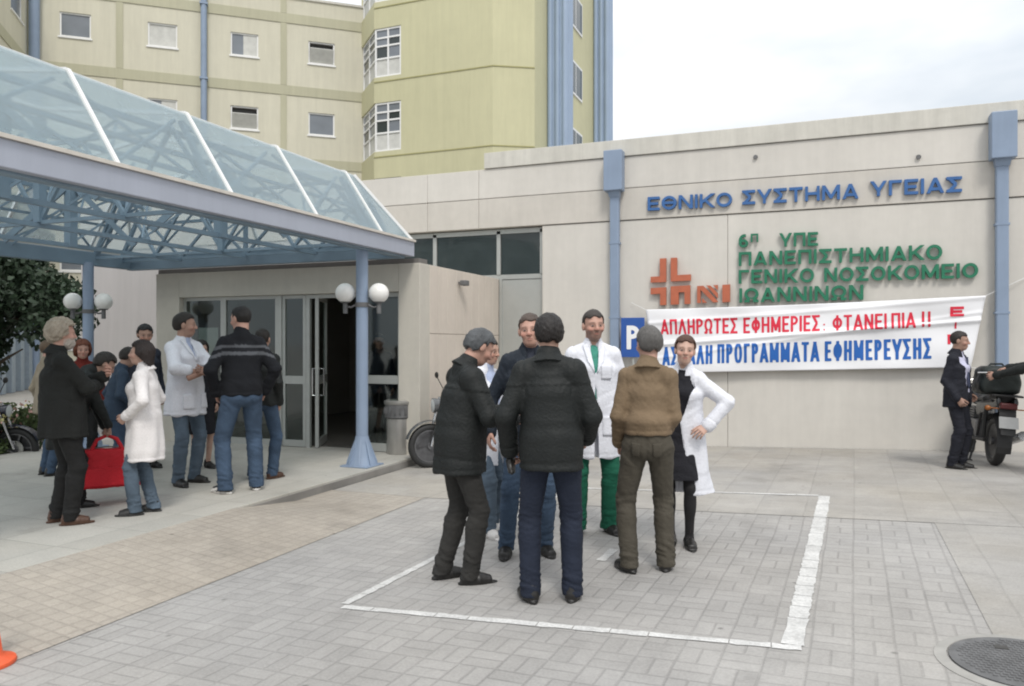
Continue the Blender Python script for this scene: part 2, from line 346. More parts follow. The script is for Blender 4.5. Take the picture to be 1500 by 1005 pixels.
# painted bay
def strip(b, p, q, w, z=.0045):
    p = Vector((p.x, p.y, 0)); q = Vector((q.x, q.y, 0)); d = q - p; L = d.length; d.normalize(); nrm = Vector((-d.y, d.x, 0)); s = 0
    while s < L:
        e = min(L, s + rnd.choice((.21, .21, .42))); a = p + d * s; c = p + d * (e - .006); ww = [w / 2 + rnd.uniform(-.008, .006) for _ in range(4)]
        k = 5; base = len(b.v)
        for i in range(k + 1):
            m_ = a + (c - a) * i / k
            for sg in (1, -1):
                v = m_ + nrm * sg * (w / 2 + rnd.uniform(-.006, .006)); b.v.append((v.x, v.y, gz(v.x) + z))
        b.f += [(base + 2 * i, base + 2 * i + 1, base + 2 * i + 3, base + 2 * i + 2) for i in range(k)]
        s = e
FL, FR, BR = ground(498, 889), ground(1160, 949), ground(1208, 727); BL = FL + (BR - FR)
b = MB()
dirF = (FR - FL).normalized(); dirS = (BR - FR).normalized()
strip(b, FL + dirF * .02, FR + dirF * .052, .066); strip(b, FR + dirS * .036, BR + dirS * .0, .108); strip(b, BR - dirF * .06, BL + dirF * .01, .055, .0085); strip(b, FL + dirS * .05, BL, .062)
for (px, py, L) in ((880, 822, .35), (640, 850, .0)):
    if L: p = ground(px, py); strip(b, p, p + dirS * L, .07, .0045)
o = b.build('parking_bay_marking', M['paint']); o['kind'] = 'structure'
# manhole
mc = ground(1503, 974)
mh = thing('manhole_cover', 'round cast iron manhole cover set in the grey paving beside the parking bay', 'manhole cover', mc)
tilt = lambda p: Vector((p.x, p.y, p.z + gz(p.x) - gz(mc.x)))
b = MB(tilt); b.lathe([(.385, -.02), (.385, .004), (.33, .009), (.322, -.02)], mc, 40); b.build('collar', mat('manhole_collar', (.33, .32, .30), .9, var=.2), mh)
b = MB(tilt); b.lathe([(.32, -.02), (.32, .012), (.30, .014), (.0, .014)], mc, 40)
for i in range(-9, 10):
    for j in range(-9, 10):
        x, y = i * .03 + (.015 if j % 2 else 0), j * .03
        if math.hypot(x, y) < .28: b.box((mc.x + x - .009, mc.y + y - .009, mc.z + .0135), (mc.x + x + .009, mc.y + y + .009, mc.z + .018))
b.build('lid', M['iron'], mh)
b = MB(tilt); b.cbox((mc.x - .10, mc.y + .14, mc.z + .012), (mc.x - .04, mc.y + .18, mc.z + .020), .002); b.build('lifting_slot', M['dark'], mh)
# far ground hump behind the buildings is not seen; the wall hides it

# ================================================================== ENTRANCE BUILDING (long low wall + entrance block)
eb = thing('entrance_building', 'long low cream concrete hospital building with glass entrance doors under the canopy', 'building', (0, W, 0))
def panels(name, segs, z0, z1, y, m, gap=.005, t=.25):
    b = MB()
    for a, c in segs: b.cbox((a + gap / 2, y, z0), (c - gap / 2, y + t, z1), .006)
    return b.build(name, m, eb)
DX0, DX1 = -5.07, -4.24
jx = wx(1066)
panels('wall', [(DX1, jx), (jx, 4.6), (4.6, 14)], -.25, 3.585, W, M['wall'])
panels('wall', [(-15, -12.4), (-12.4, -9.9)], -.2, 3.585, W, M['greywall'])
b = MB(); b.box((DX1 + .03, W + .1, -.2), (14, W + .3, 4.5)); b.box((-15, W + .1, -.2), (-9.95, W + .3, 4.5)); b.box((-15, W + .1, 3.6), (14, W + .24, 4.6)); b.build('backing', M['joint'], eb)
jj = [-15, -10.5, wx(627), wx(702), 4.6, 14]
panels('wall_band', list(zip(jj[:-1], jj[1:])), 3.597, 4.103, W - .02, M['band'])
panels('wall_band', list(zip(jj[:-1], jj[1:])), 4.113, 4.618, W - .02, M['wall'])
cj = [-5.3, 3.6, 14]
panels('coping', list(zip(cj[:-1], cj[1:])), 4.626, 4.895, W - .05, M['coping'], gap=.006, t=.35)
b = MB(); b.box((-15, W + .25, 4.3), (14, 20, 4.55)); b.build('roof', M['coping'], eb)
b = MB(); b.box((DX1 + .1, W - .012, -.3), (14, W + .0, .0)); 
# thin dark foot line of the wall
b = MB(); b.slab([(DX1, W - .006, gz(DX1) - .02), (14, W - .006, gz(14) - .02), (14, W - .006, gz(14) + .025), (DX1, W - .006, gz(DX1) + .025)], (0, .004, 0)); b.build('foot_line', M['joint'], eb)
# reveals round the glazing strip and service door
b = MB(); b.box((DX1 - .004, W - .001, -.2), (DX1 + .02, W + .22, 3.58)); b.build('reveal', M['band'], eb)
ZD = 2.75
fr = MB(); X0 = -7.6
for x in (X0, wx(633), wx(727), DX1 - .05): fr.box((x - .035, W + .10, ZD + .03), (x + .035, W + .17, 3.55))
fr.box((X0, W + .10, 3.50), (DX1, W + .17, 3.58)); fr.box((X0, W + .10, ZD - .04), (DX1 - .002, W + .17, ZD + .04)); wf = fr.build('clerestory_window', M['alu'], eb)
b = MB(); b.box((X0, W + .13, ZD), (DX1, W + .14, 3.56)); b.build('pane', M['glassdark'], wf)
b = MB(); b.box((DX0 + .05, W + .11, -.1), (DX1 - .06, W + .16, ZD - .05)); sdoor = b.build('service_door', M['alu'], eb)
b = MB(); b.box((DX0, W + .09, -.1), (DX0 + .05, W + .18, ZD - .04)); b.box((DX1 - .06, W + .09, -.1), (DX1 - .004, W + .18, ZD - .04)); b.build('door_frame', M['alu'], sdoor)
b = MB(); b.tube([(DX1 - .15, W + .11, 1.0), (DX1 - .15, W + .05, 1.0), (DX1 - .27, W + .05, 1.0)], .01, 8); b.build('handle', M['chrome'], sdoor)
b = MB(); b.box((DX0, W + .2, -.1), (DX1, W + .3, 3.6)); b.box((-9.9, 15, -.1), (DX0, 15.2, 3.2)); b.box((-9.9, W + .25, 2.6), (DX0, 15, 2.7)); b.box((-9.95, E + .4, -.1), (-9.9, 15, 2.6)); b.box((DX0 - .02, W + .2, -.1), (DX0 + .0, 15, 2.7))
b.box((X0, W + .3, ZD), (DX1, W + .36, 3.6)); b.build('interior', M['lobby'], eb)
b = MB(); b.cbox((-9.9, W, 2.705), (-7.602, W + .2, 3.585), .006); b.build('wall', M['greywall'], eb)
for fx in (1107, 1345):
    x, z = wx(fx), wz(fx, 231); b = MB(); b.lathe([(.03, -.012), (.034, 0), (.012, .02)], (x, W - .045, z), 14, 'Y'); b.build('wall_fixing', M['iron'], eb)
# --- entrance block
OX0, OX1, OZ = -9.42, -5.42, 2.33
b = MB(); b.cbox((OX1, E, PZ - .2), (BX, E + .3, 2.72), .008); b.build('pier', M['lintel'], eb)
b = MB(); b.cbox((-9.9, E, PZ - .2), (OX0, E + .3, 2.72), .008); b.build('pier', M['lintel'], eb)
b = MB(); b.cbox((OX0 + .002, E + .002, OZ), (OX1 - .002, E + .3, 2.718), .006); b.build('lintel', M['lintel'], eb)
b = MB()
ny = 9; y0 = E + .302; YW = W + .10
for i in range(ny):
    a = y0 + (YW - y0) * i / ny; c = y0 + (YW - y0) * (i + 1) / ny
    for z0, z1 in ((-.2, 1.735), (1.741, 2.72)): b.cbox((BX - .25, a + .002, z0), (BX, c - .002, z1), .004)
b.build('side_wall', M['block'], eb)
b = MB(); b.box((-9.9, E + .31, 2.60), (BX - .26, W + .1, 2.70)); b.build('block_roof', M['lintel'], eb)
b = MB(); b.box((-9.88, E + .03, 2.723), (BX - .03, E + .28, 2.79)); b.build('gap_shadow_strip', M['joint'], eb)  # dark strip painted as the shade in the gap between block and canopy
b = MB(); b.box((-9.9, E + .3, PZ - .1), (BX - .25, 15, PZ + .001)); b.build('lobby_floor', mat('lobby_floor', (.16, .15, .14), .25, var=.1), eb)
b = MB(); b.lathe([(.11, 0), (.11, .03), (.02, .05)], (-6.35, E + 1.9, 2.545), 20); o = b.build('ceiling_lamp', emit('lamp_glow', (1, .97, .9), 14), eb)
# small floodlight on the side wall
fy = on_x(672, BX)[0]; fz = zat(414, on_x(672, BX)[1])
fl = thing('wall_floodlight', 'small dark floodlight bracketed high on the side wall of the entrance', 'floodlight', (BX, fy, fz))
b = MB(); b.box((BX + .002, fy - .02, fz - .02), (BX + .06, fy + .02, fz + .01)); b.build('bracket', M['iron'], fl)
b = MB(); b.cbox((BX + .05, fy - .07, fz - .05), (BX + .15, fy + .07, fz + .03), .01); b.build('lamp_head', M['iron'], fl)
# --- glazing of the entrance
def framed(name, x0, x1, z0, z1, y, mid=None, s=.05, T=None, handle=None, parent=None):
    b = MB(T); t = .05
    b.box((x0, y, z0), (x0 + s, y + t, z1)); b.box((x1 - s, y, z0), (x1, y + t, z1)); b.box((x0 + s, y, z1 - s), (x1 - s, y + t, z1)); b.box((x0 + s, y, z0), (x1 - s, y + t, z0 + s * 1.9))
    if mid: b.box((x0 + s, y, mid - .06), (x1 - s, y + t, mid + .06))
    f = b.build(name, M['alu'], parent or eb)
    b = MB(T); b.box((x0 + s, y + .02, z0 + s), (x1 - s, y + .028, z1 - s)); b.build('pane', M['pane'], f)
    if handle is not None:
        for sy in (-1, 1):
            b = MB(T); yy = y + .025 + sy * .085; b.tube([(handle, y + .025, .82), (handle, yy, .82), (handle, yy, 1.22), (handle, y + .025, 1.22)], .013, 8); b.build('handle', M['chrome'], f)
    return f
yg = E + .1
framed('glazed_screen', OX0, -8.62, PZ, OZ - .002, yg, None)
framed('glazed_screen', -8.618, -7.57, PZ, OZ - .002, yg, None)
b = MB(); b.box((-7.568, yg - .02, PZ), (-7.49, yg + .07, OZ - .002)); b.build('mullion', M['alu'], eb)
framed('glazed_door', -7.488, -7.06, PZ + .01, OZ - .005, yg, 1.05)
hx, hy = -6.83, yg
ang = math.atan2(.80, -.40)
framed('open_door', 0, .86, PZ + .01, OZ - .03, 0, 1.05, .06, lambda p: Vector((hx + p.x * math.cos(ang) - p.y * math.sin(ang), hy + p.x * math.sin(ang) + p.y * math.cos(ang), p.z)), .12)
b = MB(); b.box((-7.055, yg, PZ), (-6.99, yg + .05, OZ - .004)); b.box((-6.99, yg, OZ - .06), (-6.12, yg + .05, OZ - .004)); b.build('door_frame', M['alu'], eb)
framed('glazed_door', -6.12, OX1 - .004, PZ + .01, OZ - .005, yg, 1.08, .06, None, -6.05)
# notices taped inside the left screen
for i, (x0, x1, z0, z1) in enumerate(((-9.15, -8.75, 1.25, 1.85), (-8.5, -8.15, 1.3, 1.75))):
    b = MB(); b.box((x0, yg + .035, z0), (x1, yg + .038, z1)); o = b.build('paper_notice', mat('notice_paper', (.5, .51, .5), .8, var=.06), None)
    tag(o, ['larger pale paper notice taped inside the leftmost entrance glass', 'smaller pale paper notice taped inside the second entrance glass'][i], 'notice', 'notices on the entrance glass')

# ================================================================== DRAINPIPES
def drainpipe(px, label, hz0, hz1, zlow):
    x = wx(px); t = thing('drainpipe', label, 'drainpipe', (x, W - .1, gz(x)), 0, 'blue drainpipes on the low wall')
    b = MB(); b.cbox((x - .075, W - .16, zlow), (x + .075, W - .045, hz0 + .03), .02); b.build('pipe', M['blue'], t)
    b = MB(); b.cbox((x - .15, W - .27, hz0), (x + .15, W - .052, hz1), .012); b.build('hopper', M['blue'], t)
    b = MB(); b.slab([(x - .10, W - .2, hz0), (x + .10, W - .2, hz0), (x + .08, W - .17, hz0 - .09), (x - .08, W - .17, hz0 - .09)], (0, .12, 0)); b.build('spout', M['blue'], t)
    for z in (.8, 2.0, 3.2):
        b = MB(); b.box((x - .085, W - .165, z), (x + .085, W - .022, z + .03)); b.build('clamp', M['blue'], t)
drainpipe(903, 'blue drainpipe with hopper head left of the blue sign lettering', wz(903, 283), wz(903, 225), gz(-3))
drainpipe(1465, 'blue drainpipe with hopper head right of the banner and sign lettering', wz(1465, 237), wz(1465, 170), gz(2.4))

# ================================================================== LETTERING
def sd_seg(X, Y, p, q, t):
    """flat-ended stroke"""
    d = np.array(q, float) - p; L = np.hypot(*d); d /= L; u = (X - p[0]) * d[0] + (Y - p[1]) * d[1] - L / 2; v = -(X - p[0]) * d[1] + (Y - p[1]) * d[0]
    a = np.abs(u) - L / 2; c = np.abs(v) - t / 2; return np.maximum(a, c)
def glyph_field(ch, X, Y, w, t):
    h = t / 2; S = lambda *q: sd_seg(X, Y, (q[0], q[1]), (q[2], q[3]), t); mn = lambda *a: np.minimum.reduce(a)
    def ring(cx, cy, rx, ry):
        k = np.sqrt(((X - cx) / rx) ** 2 + ((Y - cy) / ry) ** 2) - 1; g = np.sqrt(((X - cx) / rx ** 2) ** 2 + ((Y - cy) / ry ** 2) ** 2) / (k + 1 + 1e-6) + 1e-6
        return np.abs(k / g) - h
    c = w / 2; L = S(h, 0, h, 1); Rr = S(w - h, 0, w - h, 1); top = S(0, 1 - h, w, 1 - h); bot = S(0, h, w, h); mid = S(0, .5, w * .88, .5)
    O = ring(c, .5, c - h, .5 - h); di = h * 1.15
    if ch == 'Α': d = mn(S(di - .06, -.1, c + .02, 1.05), S(w - di + .06, -.1, c - .02, 1.05), S(w * .2, .27, w * .8, .27))
    elif ch == 'Λ': d = mn(S(di - .06, -.1, c + .02, 1.05), S(w - di + .06, -.1, c - .02, 1.05))
    elif ch == 'Γ': d = mn(L, top)
    elif ch == 'Ε': d = mn(L, top, mid, bot)
    elif ch == 'Η': d = mn(L, Rr, S(0, .5, w, .5))
    elif ch == 'Ι': d = S(c, 0, c, 1)
    elif ch == 'Κ': d = mn(L, S(h, .36, w + .02, 1.08), S(w * .36, .56, w + .02, -.08))
    elif ch == 'Μ': d = mn(L, Rr, S(h * .6, 1.06, c + .02, .12), S(w - h * .6, 1.06, c - .02, .12))
    elif ch == 'Ν': d = mn(L, Rr, S(h * .5, 1.08, w - h * .5, -.08))
    elif ch == 'Ο': d = O
    elif ch == 'Θ': d = mn(O, S(w * .2, .5, w * .8, .5))
    elif ch == 'Π': d = mn(L, Rr, top)
    elif ch in 'ΡP': d = mn(L, np.maximum(ring(w * .42, .72, w * .58 - h, .28 - h), w * .42 - X), S(h, 1 - h, w * .44, 1 - h), S(h, .44 + h, w * .44, .44 + h))
    elif ch == 'Σ': d = mn(top, bot, S(h * .3, 1.02, w * .62, .5), S(h * .3, -.02, w * .62, .5))
    elif ch == 'Τ': d = mn(top, S(c, 0, c, 1))
    elif ch == 'Υ': d = mn(S(c, 0, c, .5), S(c, .36, di - .08, 1.08), S(c, .36, w - di + .08, 1.08))
    elif ch == 'Φ': d = mn(ring(c, .5, c - h, .36 - h), S(c, 0, c, 1))
    elif ch == 'Ω': d = mn(np.maximum(ring(c, .57, c - h, .43 - h), .25 - Y), S(0, h, w * .38, h), S(w * .62, h, w, h), S(w * .27, h, w * .27, .3), S(w * .73, h, w * .73, .3))
    elif ch == '6': d = mn(ring(c, .31, c - h, .31 - h), np.maximum(ring(w * .62, .5, w * .62 - h, .5 - h), np.maximum(.3 - Y, X - w * .75)))
    elif ch == ':': d = mn(S(c, .05, c, .05 + t), S(c, .55, c, .55 + t))
    elif ch == '!': d = mn(S(c, .32, c, 1), S(c, 0, c, .2))
    return np.maximum(d, np.maximum(-Y, Y - 1))
GW = {'Ι': 0, ':': 0, '!': 0, 'Μ': 1.15, 'Ω': 1.02, 'Ο': 1.02, 'Θ': 1.02, 'Φ': 1.05, 'Ε': .82, 'Γ': .78, 'Κ': .95, 'Α': 1.0, 'Λ': 1.0, '6': .8, 'P': .8, 'Ρ': .85, 'Τ': .9, 'Υ': .95, 'Σ': .88}
def outline(ch, w, t):
    """filled contour of a letter: (2-D points, polygons)"""
    e = .036; xs_ = np.arange(-.06, w + .1, e); ys_ = np.arange(-.054, 1.09, e); X, Y = np.meshgrid(xs_, ys_, indexing='ij'); D = glyph_field(ch, X, Y, w, t)
    ids = {}; vs = []; fs = []
    def vid(key, p):
        if key not in ids: ids[key] = len(vs); vs.append(p)
        return ids[key]
    for i in range(len(xs_) - 1):
        for j in range(len(ys_) - 1):
            cs = [(i, j), (i + 1, j), (i + 1, j + 1), (i, j + 1)]; dv = [D[c_] for c_ in cs]
            if min(dv) >= 0: continue
            poly = []
            for k in range(4):
                a, b_ = cs[k], cs[(k + 1) % 4]; da, db = dv[k], dv[(k + 1) % 4]
                if da < 0: poly.append(vid(a, (xs_[a[0]], ys_[a[1]])))
                if (da < 0) != (db < 0):
                    a2, b2, d2, e2 = (a, b_, da, db) if a < b_ else (b_, a, db, da); f = d2 / (d2 - e2)
                    poly.append(vid((a2, b2), (xs_[a2[0]] + f * (xs_[b2[0]] - xs_[a2[0]]), ys_[a2[1]] + f * (ys_[b2[1]] - ys_[a2[1]]))))
            if len(poly) > 2: fs.append(poly)
    return vs, fs
GC = {}
def glyphs(word, total, t, gap=.15):
    """letters of one word spread over `total` cap heights: stroke width stays, letter width adapts"""
    flex = sum(.8 * GW.get(c, .95) for c in word); fixed = sum(t for c in word if GW.get(c) == 0) + gap * (len(word) - 1)
    k = (total - fixed) / flex if flex else 1; out = []; x = 0
    for c in word:
        wd = round(t if GW.get(c) == 0 else .8 * GW.get(c, .95) * k, 3)
        if (c, wd, t) not in GC: GC[(c, wd, t)] = outline(c, wd, t)
        vs, fs = GC[(c, wd, t)]; out.append((c, [(a + x, b_) for a, b_ in vs], fs)); x += wd + gap
    if not flex: out = [(c, [(a + i * (total - t) / max(1, len(word) - 1) - i * (t + gap), b_) for a, b_ in vs], fs) for i, (c, vs, fs) in enumerate(out)]
    return out, total
def extrude_glyph(vs2, fs, to3, t):
    """front face, back face and side walls of a flat letter"""
    n = len(vs2); P = [to3(x, y, 0) for x, y in vs2]; Q = [to3(x, y, t) for x, y in vs2]
    edges = {}
    for f in fs:
        for i in range(len(f)): edges[(f[i], f[(i + 1) % len(f)])] = 1
    side = [(a, c, c + n, a + n) for (a, c) in edges if (c, a) not in edges]
    return P + Q, [tuple(f) for f in fs] + [tuple(i + n for i in f[::-1]) for f in fs] + side
def word_on(parent, name, word, to3, x0, x1, h, m, bold, t):
    gl, wd = glyphs(word, (x1 - x0) / h, bold); k = h
    for ch, vs, fs in gl:
        b = MB(); V, Fs = extrude_glyph([(x0 + x * k, y * h) for x, y in vs], fs, to3, t); b.add(V, Fs); b.build(name, m, parent)
def wall_word(parent, word, xl, xr, zl, zr, h, m, bold=.19):
    f = lambda x, y, w_: Vector((x, W - .022 - .03 - .045 + w_ if False else W - .075 + w_, zl + (zr - zl) * (x - xl) / (xr - xl) + y))
    word_on(parent, 'letter', word, f, xl, xr, h, m, bold, .05)
x = wx(950); sg = thing('sign_lettering', 'row of raised blue capital letters high on the cream wall', 'sign', (wx(1180), W - .05, 3.70), 0, 'raised sign lettering on the wall')
for wd, a, c in (('ΕΘΝΙΚΟ', 950, 1073), ('ΣΥΣΤΗΜΑ', 1088, 1257), ('ΥΓΕΙΑΣ', 1275, 1408)):
    wall_word(sg, wd, wx(a), wx(c), 3.715, 3.70, .215, M['ledblue'])
sg = thing('sign_lettering', 'four lines of raised green capital letters on the cream wall above the banner', 'sign', (wx(1240), W - .05, 2.3), 0, 'raised sign lettering on the wall')
def z6word(p, wd, xa, xb, ybl, ybr, yt, m, bold=.19):
    x0, zb = z6(xa, ybl); x1, zb1 = z6(xb, ybr); _, zt = z6(xa, yt)
    wall_word(p, wd, x0, x1, zb, zb1, zt - zb, m, bold)
z6word(sg, '6', 485, 518, 535, 534, 489, M['ledgreen']); z6word(sg, 'Π', 527, 553, 516, 515, 487, M['ledgreen'])
z6word(sg, 'ΥΠΕ', 628, 762, 532, 528, 485, M['ledgreen'])
z6word(sg, 'ΠΑΝΕΠΙΣΤΗΜΙΑΚΟ', 485, 1195, 599, 576, 551, M['ledgreen'])
z6word(sg, 'ΓΕΝΙΚΟ', 485, 748, 661, 656, 613, M['ledgreen']); z6word(sg, 'ΝΟΣΟΚΟΜΕΙΟ', 783, 1320, 655, 640, 606, M['ledgreen'])
z6word(sg, 'ΙΩΑΝΝΙΝΩΝ', 487, 920, 727, 717, 677, M['ledgreen'])
lg = thing('cross_emblem', 'terracotta cross emblem of angular bars on the wall left of the green letters', 'emblem', (wx(1010), W - .05, 2.2))
def z6poly(pts):
    b = MB(); b.slab([(z6(x, y)[0], W - .075, z6(x, y)[1]) for x, y in pts], (0, .05, 0)); b.build('emblem_bar', M['ledred'], lg)
z6poly([(210, 573), (232, 572), (232, 655), (178, 657), (178, 637), (210, 635)])
z6poly([(248, 571), (270, 570), (270, 631), (318, 628), (318, 650), (248, 653)])
z6poly([(178, 676), (232, 673), (232, 735), (211, 736), (211, 696), (178, 698)])
z6poly([(248, 670), (316, 666), (316, 731), (296, 732), (296, 690), (276, 691), (276, 733), (248, 734)])
for p in ([(340, 728), (352, 728), (352, 682), (396, 726), (412, 725), (412, 722), (362, 668), (340, 669)], [(372, 667), (386, 667), (412, 694), (412, 712)], [(396, 666), (412, 665), (412, 684)], [(358, 727), (374, 727), (358, 711)], [(428, 665), (455, 663), (455, 724), (428, 726)]): z6poly(p)

# ================================================================== BANNER
bt = thing('protest_banner', 'white cloth protest banner with red and blue capitals tied along the low wall', 'banner', (wx(1190), W - .13, z6(600, 965)[1]))
TL, TR, BRb, BLb = [Vector((z6(*q)[0], 0, z6(*q)[1])) for q in ((163, 752), (1345, 703), (1292, 952), (196, 972))]
def bann(u, v, off=0):
    p = (TL * (1 - u) + TR * u) * (1 - v) + (BLb * (1 - u) + BRb * u) * v
    z = p.z - .03 * math.sin(math.pi * u) * (1 - v) * .6
    fold = .018 * math.sin(9 * u + 7 * v) + .010 * math.sin(23 * u - 11 * v + 1) * (1 - .5 * v)
    cr = .03 * math.exp(-((v - (.56 - .22 * u)) / .035) ** 2) + .014 * math.exp(-((v - (.22 - .2 * u)) / .03) ** 2) + .012 * math.exp(-((v - (.78 - .55 * u)) / .025) ** 2)
    return Vector((p.x, W - .115 - fold * .7 - cr - off, z))
b = MB(); nu, nv = 120, 60
b.v = [tuple(bann(i / nu, j / nv)) for i in range(nu + 1) for j in range(nv + 1)]
b.f = [(i * (nv + 1) + j, (i + 1) * (nv + 1) + j, (i + 1) * (nv + 1) + j + 1, i * (nv + 1) + j + 1) for i in range(nu) for j in range(nv)]
o = b.build('cloth', M['banner'], bt, smooth=True); sm = o.modifiers.new('thickness', 'SOLIDIFY'); sm.thickness = .003; sm.offset = -1
bx0, bx1, bz0, bz1 = TL.x, TR.x, BLb.z, TL.z
def inv(x, z):
    """wall x,z -> banner u,v"""
    u, v = .5, .5
    for _ in range(25):
        p = bann(u, v); e = .001; pu = bann(u + e, v); pv = bann(u, v + e)
        J = np.array([[(pu.x - p.x) / e, (pv.x - p.x) / e], [(pu.z - p.z) / e, (pv.z - p.z) / e]]); d = np.linalg.solve(J, [x - p.x, z - p.z]); u += d[0]; v += d[1]
        if abs(d[0]) + abs(d[1]) < 1e-5: break
    return u, v
def banner_word(wd, xa, xb, ybl, ybr, ytl, m, bold=.145):
    x0, zb = z6(xa, ybl); x1, zb1 = z6(xb, ybr); _, zt = z6(xa, ytl); h = zt - zb
    gl, wid = glyphs(wd, (x1 - x0) / h, bold, .09)
    for ch, vs, fs in gl:
        b = MB(); V = []
        for x, y in vs: X = x0 + x * h; V.append(bann(*inv(X, zb + (zb1 - zb) * (X - x0) / (x1 - x0) + y * h), .005))
        b.add(V, fs); b.build('printed_letter', m, bt, smooth=True)
banner_word('ΑΠΛΗΡΩΤΕΣ', 216, 482, 838, 834, 786, M['inkred']); banner_word('ΕΦΗΜΕΡΙΕΣ', 502, 768, 834, 826, 780, M['inkred']); banner_word(':', 780, 793, 826, 826, 790, M['inkred'])
banner_word('ΦΤΑΝΕΙ', 812, 1000, 825, 819, 772, M['inkred']); banner_word('ΠΙΑ', 1016, 1100, 818, 815, 764, M['inkred']); banner_word('!!', 1122, 1152, 812, 812, 758, M['inkred'])
banner_word('ΑΣΦΑΛΗ', 222, 395, 946, 940, 882, M['inkblue']); banner_word('ΠΡΟΓΡΑΜΜΑΤΑ', 412, 765, 938, 932, 872, M['inkblue']); banner_word('ΕΦΗΜΕΡΕΥΣΗΣ', 785, 1155, 931, 922, 862, M['inkblue'])
for ch, a, c, y0, y1 in (('Ε', 1220, 1268, 776, 742), ('Ι', 1236, 1254, 818, 796), ('Ν', 1211, 1250, 872, 838)): banner_word(ch, a, c, y0, y0 - 1, y1, M['inkred'], .27)
for q, e in (((0, 0), (-.25, .12)), ((1, 0), (.5, .25)), ((1, 1), (.35, -.05)), ((0, 1), (-.2, -.06))):
    p = bann(*q); b = MB(); b.tube([p, (p.x + e[0], W - .03, p.z + e[1])], .004, 6); b.build('tie_cord', M['whitemetal'], bt)

# ================================================================== PARKING SIGN
px0, px1 = wx(914), wx(948); zt, zb = wz(930, 466), wz(930, 523)
ps = thing('parking_sign', 'blue parking sign with a white letter P beside the left end of the banner', 'sign', ((px0 + px1) / 2, W - .2, gz(-2.6)))
b = MB(); b.cbox((px0, W - .215, zb), (px1, W - .195, zt), .005); b.build('sign_plate', M['signblue'], ps)
word_on(ps, 'sign_letter', 'P', lambda x, y, t: Vector((x, W - .2195 + t, zb + (zt - zb) * .2 + y)), px0 + (px1 - px0) * .25, px0 + (px1 - px0) * .78, (zt - zb) * .6, M['signwhite'], .19, .003)
b = MB(); b.tube([((px0 + px1) / 2, W - .17, gz(-2.6) - .05), ((px0 + px1) / 2, W - .17, zt - .05)], .024, 12); b.build('post', M['alu'], ps, smooth=True)
# ================================================================== CANOPY
XN, XF, YS, YE, ZB, ZF, ZT = -5.13, -10.35, 1.9, 9.36, 2.80, 3.0, 3.85
INX, INY = .58, .62
cp = thing('entrance_canopy', 'glass and blue steel canopy on columns over the hospital entrance', 'canopy', ((XN + XF) / 2, (YS + YE) / 2, PZ))
for a, c in (((XN - .08, YS, ZB), (XN, YE, ZF)), ((XF, YS, ZB), (XF + .08, YE, ZF)), ((XF + .081, YS, ZB), (XN - .081, YS + .08, ZF)), ((XF + .081, YE - .08, ZB), (XN - .081, YE, ZF))):
    b = MB(); b.cbox(a, c, .008); b.build('fascia', M['fascia'], cp)
for a, c in (((XN - .20, YS + .2, ZB - .02), (XN - .085, YE - .2, ZF - .02)), ((XF + .085, YS + .2, ZB - .02), (XF + .20, YE - .2, ZF - .02)), ((XF + .1, YS + .085, ZB - .02), (XN - .1, YS + .199, ZF - .02)), ((XF + .1, YE - .199, ZB - .03), (XN - .1, YE - .085, ZF - .02))):
    b = MB(); b.cbox(a, c, .008); b.build('edge_beam', M['steel'], cp)
b = MB(); b.bar((XN - .02, YS, ZF + .015), (XN - .02, YE, ZF + .015), .09, .03); b.bar((XF + .02, YS, ZF + .015), (XF + .02, YE, ZF + .015), .09, .03); b.bar((XF + .07, YE - .02, ZF + .015), (XN - .07, YE - .02, ZF + .015), .09, .03); b.bar((XF + .07, YS + .02, ZF + .015), (XN - .07, YS + .02, ZF + .015), .09, .03)
b.build('gutter_trim', mat('cream_trim', (.60, .56, .50), .5, var=.1), cp)
ribY = [3.2, 4.52, 5.8, 7.15, 8.53]; xn, xf, ys, ye = XN - INX, XF + INX, YS + INY, YE - INY
zb = ZF + .03; XM = (XN + XF) / 2; ZR = ZT + .28
def rib(p, q, w=.036): b = MB(); b.bar(p, q, w, .04); b.build('glazing_rib', M['whitemetal'], cp)
for y in ribY:
    rib((XN - .03, y, zb), (xn, y, ZT)); rib((XF + .03, y, zb), (xf, y, ZT)); rib((xn, y, ZT), (XM, y, ZR)); rib((xf, y, ZT), (XM, y, ZR))
for sx, tx in ((XN - .03, xn), (XF + .03, xf)):
    rib((sx, YE - .03, zb), (tx, ye, ZT)); rib((sx, YS + .03, zb), (tx, ys, ZT))
for x in (-6.5, XM, -8.5): rib((x, YE - .03, zb), (x, ye, ZT + (.28 if x == XM else .15)))
rib((xn, ys, ZT - .02), (xn, ye, ZT - .02), .012); rib((xf, ys, ZT - .02), (xf, ye, ZT - .02), .012); rib((XM, ys, ZR), (XM, ye, ZR), .06)
def pane(pts):
    n = (Vector(pts[1]) - Vector(pts[0])).cross(Vector(pts[2]) - Vector(pts[0])).normalized() * .008
    b = MB(); b.slab(pts, n); b.build('glass_panel', M['cglass'], cp)
yy = [None] + ribY + [None]
for i in range(len(yy) - 1):
    a, c = yy[i], yy[i + 1]
    b0, b1 = (YS + .03 if a is None else a), (YE - .03 if c is None else c); t0, t1 = (ys if a is None else a), (ye if c is None else c)
    for sx, tx in ((XN - .03, xn), (XF + .03, xf)): pane([(sx, b0, zb - .01), (sx, b1, zb - .01), (tx, t1, ZT - .01), (tx, t0, ZT - .01)])
    for tx in (xn, xf): pane([(tx, t0, ZT - .01), (tx, t1, ZT - .01), (XM, t1, ZR - .01), (XM, t0, ZR - .01)])
